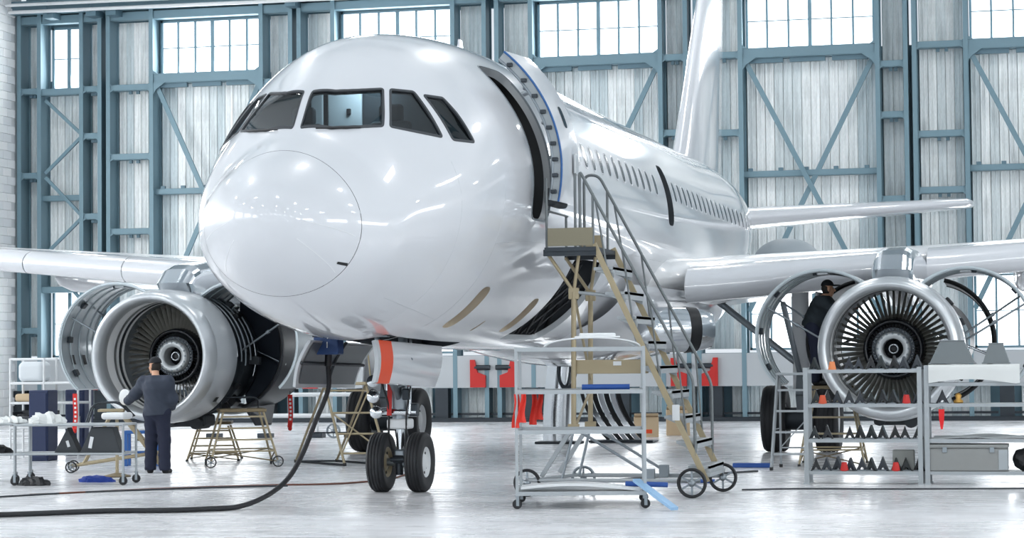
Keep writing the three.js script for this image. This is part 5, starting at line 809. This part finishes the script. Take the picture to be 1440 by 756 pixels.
// ---- white tow bar on wheels, far behind
{
  const t = thing('tow_bar', 'white tubular tow bar frame with a grey wheel, far behind the nose gear', 'tow bar', -8.2, 0, -24);
  mesh('upper_tube', pipe([[-0.75, 0.5, 0], [-0.35, 0.94, 0], [1.5, 0.94, 0]], 0.045, 0.1), M.white, t); mesh('lower_tube', rod([-2.2, 0.48, 0], [1.6, 0.48, 0], 0.05, 10), M.white, t);
  for (const x of [-1.8, -0.6, 0.6, 1.4]) mesh('strut', rod([x, 0.1, 0], [x, x < -0.5 ? 0.48 : 0.94, 0], 0.03, 8), M.white, t); for (const x of [-1.8, -0.6, 0.6, 1.4]) mesh('skid_foot', rbx(0.3, 0.1, 0.3, 0.02, x, 0.05, 0), M.darkSteel, t);
  const w = spokedWheel(t, 1.05, 0.16, 0.25, 0.16, 0.08, M.steel); mesh('wheel_bracket', [bx(0.06, 0.4, 0.06, 1.05, 0.34, 0.16)], M.white, t);
}
// ---- ground power box and its cable, hoses on the floor
{
  const b = thing('power_box', 'dark blue ground power box hanging under the nose', 'box', -0.45, 1.86, -3.55); mesh('box_body', rbx(0.32, 0.24, 0.22, 0.02, 0, 0.02, 0), M.blue.clone(), b); b.children[0].material.color.set(0x173a6c); mesh('plug', [rod([0, -0.1, 0], [0, -0.24, 0.02], 0.045, 12)], M.black, b); mesh('latch', bx(0.015, 0.07, 0.01, 0.02, 0.02, 0.114), M.chrome, b); mesh('hanger', [rod([-0.1, 0.13, 0], [-0.1, 0.2, 0], 0.012, 6), rod([0.1, 0.13, 0], [0.1, 0.2, 0], 0.012, 6)], M.steel, b);
  const pts = [[-.45, 1.62, -3.53], [-.43, 1.36, -3.48], [-.54, 0.95, -3.3], [-.60, .58, -3.0], [-.64, .31, -2.6], [-.73, .13, -2.1], [-.9, .035, -1.65], [-1.12, .032, -1.3], [-1.45, .032, -1.05], [-2.2, .032, -.85], [-2.75, .032, -.4], [-3.2, .032, -.1], [-4.6, .032, 0.6]];
  const c = new THREE.CatmullRomCurve3(pts.map(P3)); tag(mesh('power_cable', sweep(c.getPoints(120), 0.03, 10), M.rubber), 'thick black power cable running from the nose box across the floor', 'cable');
  const hose = (p, r, m, lab) => { const k = new THREE.CatmullRomCurve3(p.map(([x, z]) => V(x, r, z))); tag(mesh('floor_hose', sweep(k.getPoints(60), r, 6), m), lab, 'hose'); };
  hose([[-4.9, -3.3], [-4.2, -4.4], [-3.6, -4.95], [-2.8, -5.6], [-1.9, -6.1]], 0.012, M.charcoal, 'thin dark hose on the floor before the tube trolley');
  hose([[-4.6, -3.9], [-3.4, -5.3], [-2.2, -6.2], [-1.5, -6.5], [-1.2, -6.9], [-1.0, -7.8], [-1.1, -9.0]], 0.012, std(0x6e4436, 0.7), 'thin brown hose curving on the floor towards the nose wheels');
  hose([[1.9, -6.9], [2.6, -8.4], [3.3, -9.3], [3.9, -10.2]], 0.014, M.charcoal, 'dark hose lying on the floor behind the boarding stairs');
  hose([[4.3, -5.7], [4.9, -5.95], [6.2, -6.0], [7.9, -6.3]], 0.01, M.charcoal, 'thin dark hose on the floor running from the stairs to the racks');
}
{ // white tube access stand right of the engine
  const t = thing('tube_access_stand', 'white tubular access stand beside the right engine cowl', 'work stand', 8.25, 0, -14.3); for (const x of [-0.5, 0.5]) for (const z of [0.5, -0.5]) mesh('upright', rod([x, 0, z], [x, 2.75, z], 0.025, 8), M.white, t); for (const y of [0.3, 1.45, 2.1]) { for (const z of [0.5, -0.5]) mesh('side_rail', rod([-0.5, y, z], [0.5, y, z], 0.02, 8), M.white, t); for (const x of [-0.5, 0.5]) mesh('end_rail', rod([x, y, -0.5], [x, y, 0.5], 0.02, 8), M.white, t); }
  for (const z of [0.5, -0.5]) mesh('top_hoop', pipe([[-0.5, 2.7, z], [-0.5, 2.95, z], [0.5, 2.95, z], [0.5, 2.7, z]], 0.025, 0.15), M.white, t); mesh('deck', bx(1.0, 0.04, 1.0, 0, 1.48, 0), M.galv, t); for (const z of [0.5, -0.5]) mesh('diagonal', rod([-0.5, 0.3, z], [0.5, 1.45, z], 0.016, 8), M.white, t);
}

// ================================================================ PEOPLE
function fieldMesh(sdf, c, half, n) {                   // surface of a distance field in a cube, by marching cubes
  const mc = new MarchingCubes(n, new THREE.MeshBasicMaterial(), false, false, 160000); mc.isolation = 0; const H = n / 2;
  for (let k = 0; k < n; k++) for (let j = 0; j < n; j++) for (let i = 0; i < n; i++) mc.field[i + j * n + k * n * n] = -sdf(c.x + (i - H) / H * half, c.y + (j - H) / H * half, c.z + (k - H) / H * half);
  mc.update(); const N = mc.count, p = new Float32Array(N * 3), q = new Float32Array(N * 3);
  for (let i = 0; i < N; i++) { p[i * 3] = mc.positionArray[i * 3] * half + c.x; p[i * 3 + 1] = mc.positionArray[i * 3 + 1] * half + c.y; p[i * 3 + 2] = mc.positionArray[i * 3 + 2] * half + c.z; for (let a = 0; a < 3; a++) q[i * 3 + a] = mc.normalArray[i * 3 + a]; }
  for (let i = 0; i < N; i++) { const l = Math.hypot(q[i * 3], q[i * 3 + 1], q[i * 3 + 2]) || 1; q[i * 3] /= l; q[i * 3 + 1] /= l; q[i * 3 + 2] /= l; }
  const g = new THREE.BufferGeometry(); g.setAttribute('position', new THREE.BufferAttribute(p, 3)); g.setAttribute('normal', new THREE.BufferAttribute(q, 3)); g.setAttribute('uv', new THREE.BufferAttribute(new Float32Array(N * 2), 2)); return g;
}
const cap = (a, b, r1, r2) => { const dx = b[0] - a[0], dy = b[1] - a[1], dz = b[2] - a[2], L = dx * dx + dy * dy + dz * dz + 1e-9; return (x, y, z) => { const px = x - a[0], py = y - a[1], pz = z - a[2]; let t = (px * dx + py * dy + pz * dz) / L; t = t < 0 ? 0 : t > 1 ? 1 : t; return Math.hypot(px - t * dx, py - t * dy, pz - t * dz) - (r1 + (r2 - r1) * t); }; };
const ell = (c, r) => { const m = Math.min(...r); return (x, y, z) => { const k = Math.hypot((x - c[0]) / r[0], (y - c[1]) / r[1], (z - c[2]) / r[2]); return (k - 1) * m; }; };
const blend = (fs, k) => (x, y, z) => { let d = 1e3; for (const f of fs) { const e = f(x, y, z), h = Math.max(k - Math.abs(d - e), 0) / k; d = Math.min(d, e) - h * h * k * 0.25; } return d; };
const grow = (f, t) => (x, y, z) => f(x, y, z) - t;
function person(label, J, opt) {                       // J: joints; every point [x, y, z] in the person's own frame
  const t = thing('person', label, 'person', opt.at[0], opt.at[1], opt.at[2], opt.turn || 0);
  const torso = [cap(J.pelvis, J.waist, 0.135, 0.12), cap(J.waist, J.chest, 0.125, 0.15), cap(J.shL, J.shR, 0.085, 0.085), cap(J.chest, J.neck, 0.13, 0.065), cap(J.hipL, J.hipR, 0.10, 0.10)];
  const arm = (s, e, w) => [cap(s, e, 0.062, 0.047), cap(e, w, 0.046, 0.034)];
  const leg = (h, k, a) => [cap(h, k, 0.09, 0.062), cap(k, a, 0.06, 0.042)];
  const arms = [...arm(J.shL, J.elL, J.wrL), ...arm(J.shR, J.elR, J.wrR)], legs = [...leg(J.hipL, J.knL, J.anL), ...leg(J.hipR, J.knR, J.anR)];
  const hd = J.head, f = opt.face, fx = f[0], fz = f[2], sx = fz, sz = -fx;             // face direction and the side direction
  const H = (a, u, s) => [hd[0] + fx * a + sx * s, hd[1] + u, hd[2] + fz * a + sz * s];
  const skull = [ell(H(-0.01, 0.02, 0), [0.085, 0.11, 0.085]), cap(H(0.03, -0.05, 0), H(0.035, -0.085, 0), 0.06, 0.045), cap(H(0.085, 0.0, 0), H(0.105, -0.03, 0), 0.011, 0.016), ell(H(0.0, -0.01, 0.082), [0.02, 0.032, 0.02]), ell(H(0.0, -0.01, -0.082), [0.02, 0.032, 0.02]), cap(H(0.07, -0.062, 0.02), H(0.07, -0.062, -0.02), 0.014, 0.014), cap(J.neck, H(-0.015, -0.05, 0), 0.055, 0.052)];
  const hand = (w, d, thumb, curl) => { const o = V(...w), D = V(...d).normalize(), Tm = V(...thumb); Tm.addScaledVector(D, -Tm.dot(D)).normalize(); const N = D.clone().cross(Tm), pt = (a, b, c) => o.clone().addScaledVector(D, a).addScaledVector(Tm, b).addScaledVector(N, c).toArray(); const out = [cap(pt(0, 0, 0), pt(0.05, 0, 0), 0.03, 0.032), cap(pt(0.05, -0.025, 0), pt(0.075, 0.03, 0), 0.018, 0.018)];
    [[0.036, 0.06], [0.013, 0.07], [-0.011, 0.065], [-0.034, 0.05]].forEach(([b, L]) => { out.push(cap(pt(0.085, b, 0), pt(0.085 + L * 0.5, b, curl * 0.4 * L), 0.0105, 0.0095), cap(pt(0.085 + L * 0.5, b, curl * 0.4 * L), pt(0.085 + L * 0.85, b, curl * L), 0.0095, 0.008)); });
    out.push(cap(pt(0.03, 0.03, 0), pt(0.06, 0.06, curl * 0.02), 0.013, 0.011), cap(pt(0.06, 0.06, curl * 0.02), pt(0.085, 0.062, curl * 0.035), 0.011, 0.009)); return out; };
  const handL = hand(J.wrL, opt.handL[0], opt.handL[1], opt.handL[2]), handR = hand(J.wrR, opt.handR[0], opt.handR[1], opt.handR[2]);
  const box = (pts, m) => { const lo = V(9, 9, 9), hi = V(-9, -9, -9); for (const p of pts) { lo.min(V(...p)); hi.max(V(...p)); } const c = lo.clone().add(hi).multiplyScalar(0.5), h = hi.sub(lo); return [c, Math.max(h.x, h.y, h.z) / 2 + m]; };
  const bodyF = blend([...torso, ...arms, ...legs], 0.06), all = Object.values(J).filter((p) => Array.isArray(p));
  const [bc, bh] = box(all, 0.16);
  const parts = [fieldMesh(bodyF, bc, bh, 120), fieldMesh(blend(skull, 0.02), V(...hd), 0.2, 76)];
  for (const [w, h] of [[J.wrL, handL], [J.wrR, handR]]) parts.push(fieldMesh(blend(h, 0.008), V(w[0], w[1], w[2]), 0.2, 92));
  mesh('body', parts, M.skin, t);
  const jacketF = blend([...torso, cap(J.shL, J.elL, 0.07, 0.058), cap(J.elL, J.wrL, 0.057, 0.046), cap(J.shR, J.elR, 0.07, 0.058), cap(J.elR, J.wrR, 0.057, 0.046), cap(J.pelvis, J.chest, 0.15, 0.165)], 0.07);
  const up = V(...J.chest).sub(V(...J.pelvis)).normalize(), pel = V(...J.pelvis), wr = [V(...J.wrL), V(...J.wrR)], el = [V(...J.elL), V(...J.elR)];
  const fold = (x, y, z) => 0.004 * Math.sin(y * 46 + x * 22) * Math.sin(x * 31 + z * 27);
  const [jc, jh] = box([J.pelvis, J.neck, J.shL, J.shR, J.elL, J.elR, J.wrL, J.wrR, J.chest], 0.2);
  mesh('jacket', fieldMesh((x, y, z) => { let d = jacketF(x, y, z) - 0.022 + fold(x, y, z); const s = (x - pel.x) * up.x + (y - pel.y) * up.y + (z - pel.z) * up.z; d = Math.max(d, -s - 0.07); for (let k = 0; k < 2; k++) { const a = wr[k].clone().sub(el[k]).normalize(), q = (x - wr[k].x) * a.x + (y - wr[k].y) * a.y + (z - wr[k].z) * a.z; if (Math.hypot(x - wr[k].x, y - wr[k].y, z - wr[k].z) < 0.12) d = Math.max(d, q - 0.005); } return Math.max(d, y - J.neck[1] - 0.03); }, jc, jh, 110), opt.jacket || M.navy, t);
  const trF = blend([cap(J.hipL, J.knL, 0.105, 0.083), cap(J.knL, J.anL, 0.082, 0.078), cap(J.hipR, J.knR, 0.105, 0.083), cap(J.knR, J.anR, 0.082, 0.078), cap(J.hipL, J.hipR, 0.115, 0.115), cap(J.pelvis, J.waist, 0.14, 0.135)], 0.04);
  const [tc, th] = box([J.waist, J.hipL, J.hipR, J.knL, J.knR, J.anL, J.anR], 0.2), low = Math.min(J.anL[1], J.anR[1]);
  mesh('trousers', fieldMesh((x, y, z) => Math.max(trF(x, y, z) - 0.012 + fold(x, y, z), low - 0.045 - y), tc, th, 100), opt.trousers || M.navyTrousers, t);
  for (const [a, d] of [[J.anL, opt.toeL], [J.anR, opt.toeR]]) mesh('shoe', fieldMesh((x, y, z) => Math.max(blend([cap([a[0], a[1] - 0.02, a[2]], [a[0] + d[0] * 0.02, a[1] - 0.045, a[2] + d[1] * 0.02], 0.05, 0.046), cap([a[0] + d[0] * 0.02, a[1] - 0.05, a[2] + d[1] * 0.02], [a[0] + d[0] * 0.17, a[1] - 0.06, a[2] + d[1] * 0.17], 0.045, 0.035)], 0.03)(x, y, z), a[1] - 0.09 - y), V(a[0] + d[0] * 0.06, a[1] - 0.03, a[2] + d[1] * 0.06), 0.2, 40), M.black, t);
  const inCap = ell(H(-0.012, 0.045, 0), [0.1, 0.1, 0.1]);
  mesh('hair', fieldMesh((x, y, z) => { const q = (x - hd[0]) * fx + (z - hd[2]) * fz; return Math.max(ell(H(-0.018, 0.0, 0), [0.088, 0.1, 0.088])(x, y, z), q - 0.005, hd[1] - 0.075 - y); }, V(...hd), 0.2, 56), std(0x2a2522, 0.8), t);
  if (opt.cap) mesh('cap', fieldMesh((x, y, z) => { const crown = Math.max(inCap(x, y, z), hd[1] + 0.045 - y); const q = H(0.115, 0.052, 0), bill = ell(q, [0.085, 0.014, 0.085])(x, y, z); return Math.min(crown, bill); }, V(hd[0], hd[1] + 0.05, hd[2]), 0.24, 72), M.capBlack, t);
  if (opt.glasses) mesh('glasses', [sweep(Array.from({ length: 14 }, (_, i) => V(...H(0.083, 0.012, 0.035)).add(V(sx * Math.cos(i / 14 * 6.283) * 0.025, Math.sin(i / 14 * 6.283) * 0.02, sz * Math.cos(i / 14 * 6.283) * 0.025))), 0.003, 5, true), sweep(Array.from({ length: 14 }, (_, i) => V(...H(0.083, 0.012, -0.035)).add(V(sx * Math.cos(i / 14 * 6.283) * 0.025, Math.sin(i / 14 * 6.283) * 0.02, sz * Math.cos(i / 14 * 6.283) * 0.025))), 0.003, 5, true), rod(H(0.085, 0.012, 0.012), H(0.085, 0.012, -0.012), 0.003, 5), rod(H(0.08, 0.015, 0.06), H(0.0, 0.01, 0.088), 0.003, 5), rod(H(0.08, 0.015, -0.06), H(0.0, 0.01, -0.088), 0.003, 5)], M.black, t);
  for (const s of [0.035, -0.035]) mesh('eye', new THREE.SphereGeometry(0.009, 10, 8).translate(...H(0.074, 0.01, s)), M.black, t);
  return t;
}
// the mechanic at the engine inlet: back to the camera, turned to the engine, one arm reaching out to the lip
person('mechanic in dark navy jacket, trousers and black cap, reaching to the engine inlet', {
  head: [-0.04, 1.63, -0.06], neck: [0, 1.46, 0], chest: [0.01, 1.28, 0.01], waist: [0.03, 1.06, 0.01], pelvis: [0.03, 0.95, 0.01],
  shL: [-0.19, 1.38, -0.03], shR: [0.20, 1.38, 0.03], elL: [-0.38, 1.20, -0.10], wrL: [-0.58, 1.09, -0.26], elR: [0.25, 1.13, -0.04], wrR: [0.16, 1.0, -0.24],
  hipL: [-0.07, 0.92, 0], hipR: [0.12, 0.92, 0.02], knL: [-0.08, 0.5, -0.02], knR: [0.14, 0.5, 0.0], anL: [-0.09, 0.09, 0.0], anR: [0.16, 0.09, 0.04],
}, { at: [-5.18, 0, -9.35], turn: 0, face: [-0.93, 0, -0.37], handL: [[-0.75, 0.05, -0.66], [0.2, 1, 0], 0.5], handR: [[-0.3, 0, -0.9], [-1, 0.5, 0], 0.6], toeL: [-0.5, -0.86], toeR: [0.1, -0.99], cap: true, glasses: true });
tag(mesh('polishing_pad', lathe([[0, 0.03], [0.1, 0.028], [0.125, 0.01], [0.125, -0.01], [0.1, -0.025], [0, -0.028]], 28).rotateY(-0.35).translate(-5.85, 1.15, -9.74), M.white), 'round white polishing pad held by the mechanic against the inlet lip', 'pad');
// the second worker, high up behind the other engine, bent over the fan case
person('worker in dark clothes bent over the fan case inside the right engine cowl', {
  head: [0.12, 1.50, 0.02], neck: [0.06, 1.36, 0], chest: [0.02, 1.2, 0], waist: [-0.08, 1.02, 0], pelvis: [-0.12, 0.93, 0],
  shL: [0.02, 1.3, 0.19], shR: [0.06, 1.3, -0.19], elL: [0.24, 1.16, 0.24], wrL: [0.42, 1.2, 0.16], elR: [0.28, 1.14, -0.2], wrR: [0.44, 1.2, -0.1],
  hipL: [-0.12, 0.9, 0.1], hipR: [-0.12, 0.9, -0.1], knL: [-0.06, 0.5, 0.12], knR: [-0.08, 0.5, -0.12], anL: [-0.1, 0.09, 0.12], anR: [-0.1, 0.09, -0.12],
}, { at: [4.62, 1.2255, -12.45], turn: 0, face: [0.97, 0, -0.24], handL: [[1, 0.1, -0.2], [0, 1, 0], 0.4], handR: [[1, 0.1, 0.2], [0, 1, 0], 0.4], toeL: [1, 0], toeR: [1, 0], jacket: std(0x2a3238, 0.85), cap: true });
scene.traverse((o) => { if (o.isMesh) { o.castShadow = true; o.receiveShadow = true; } });
renderer.render(scene, camera);
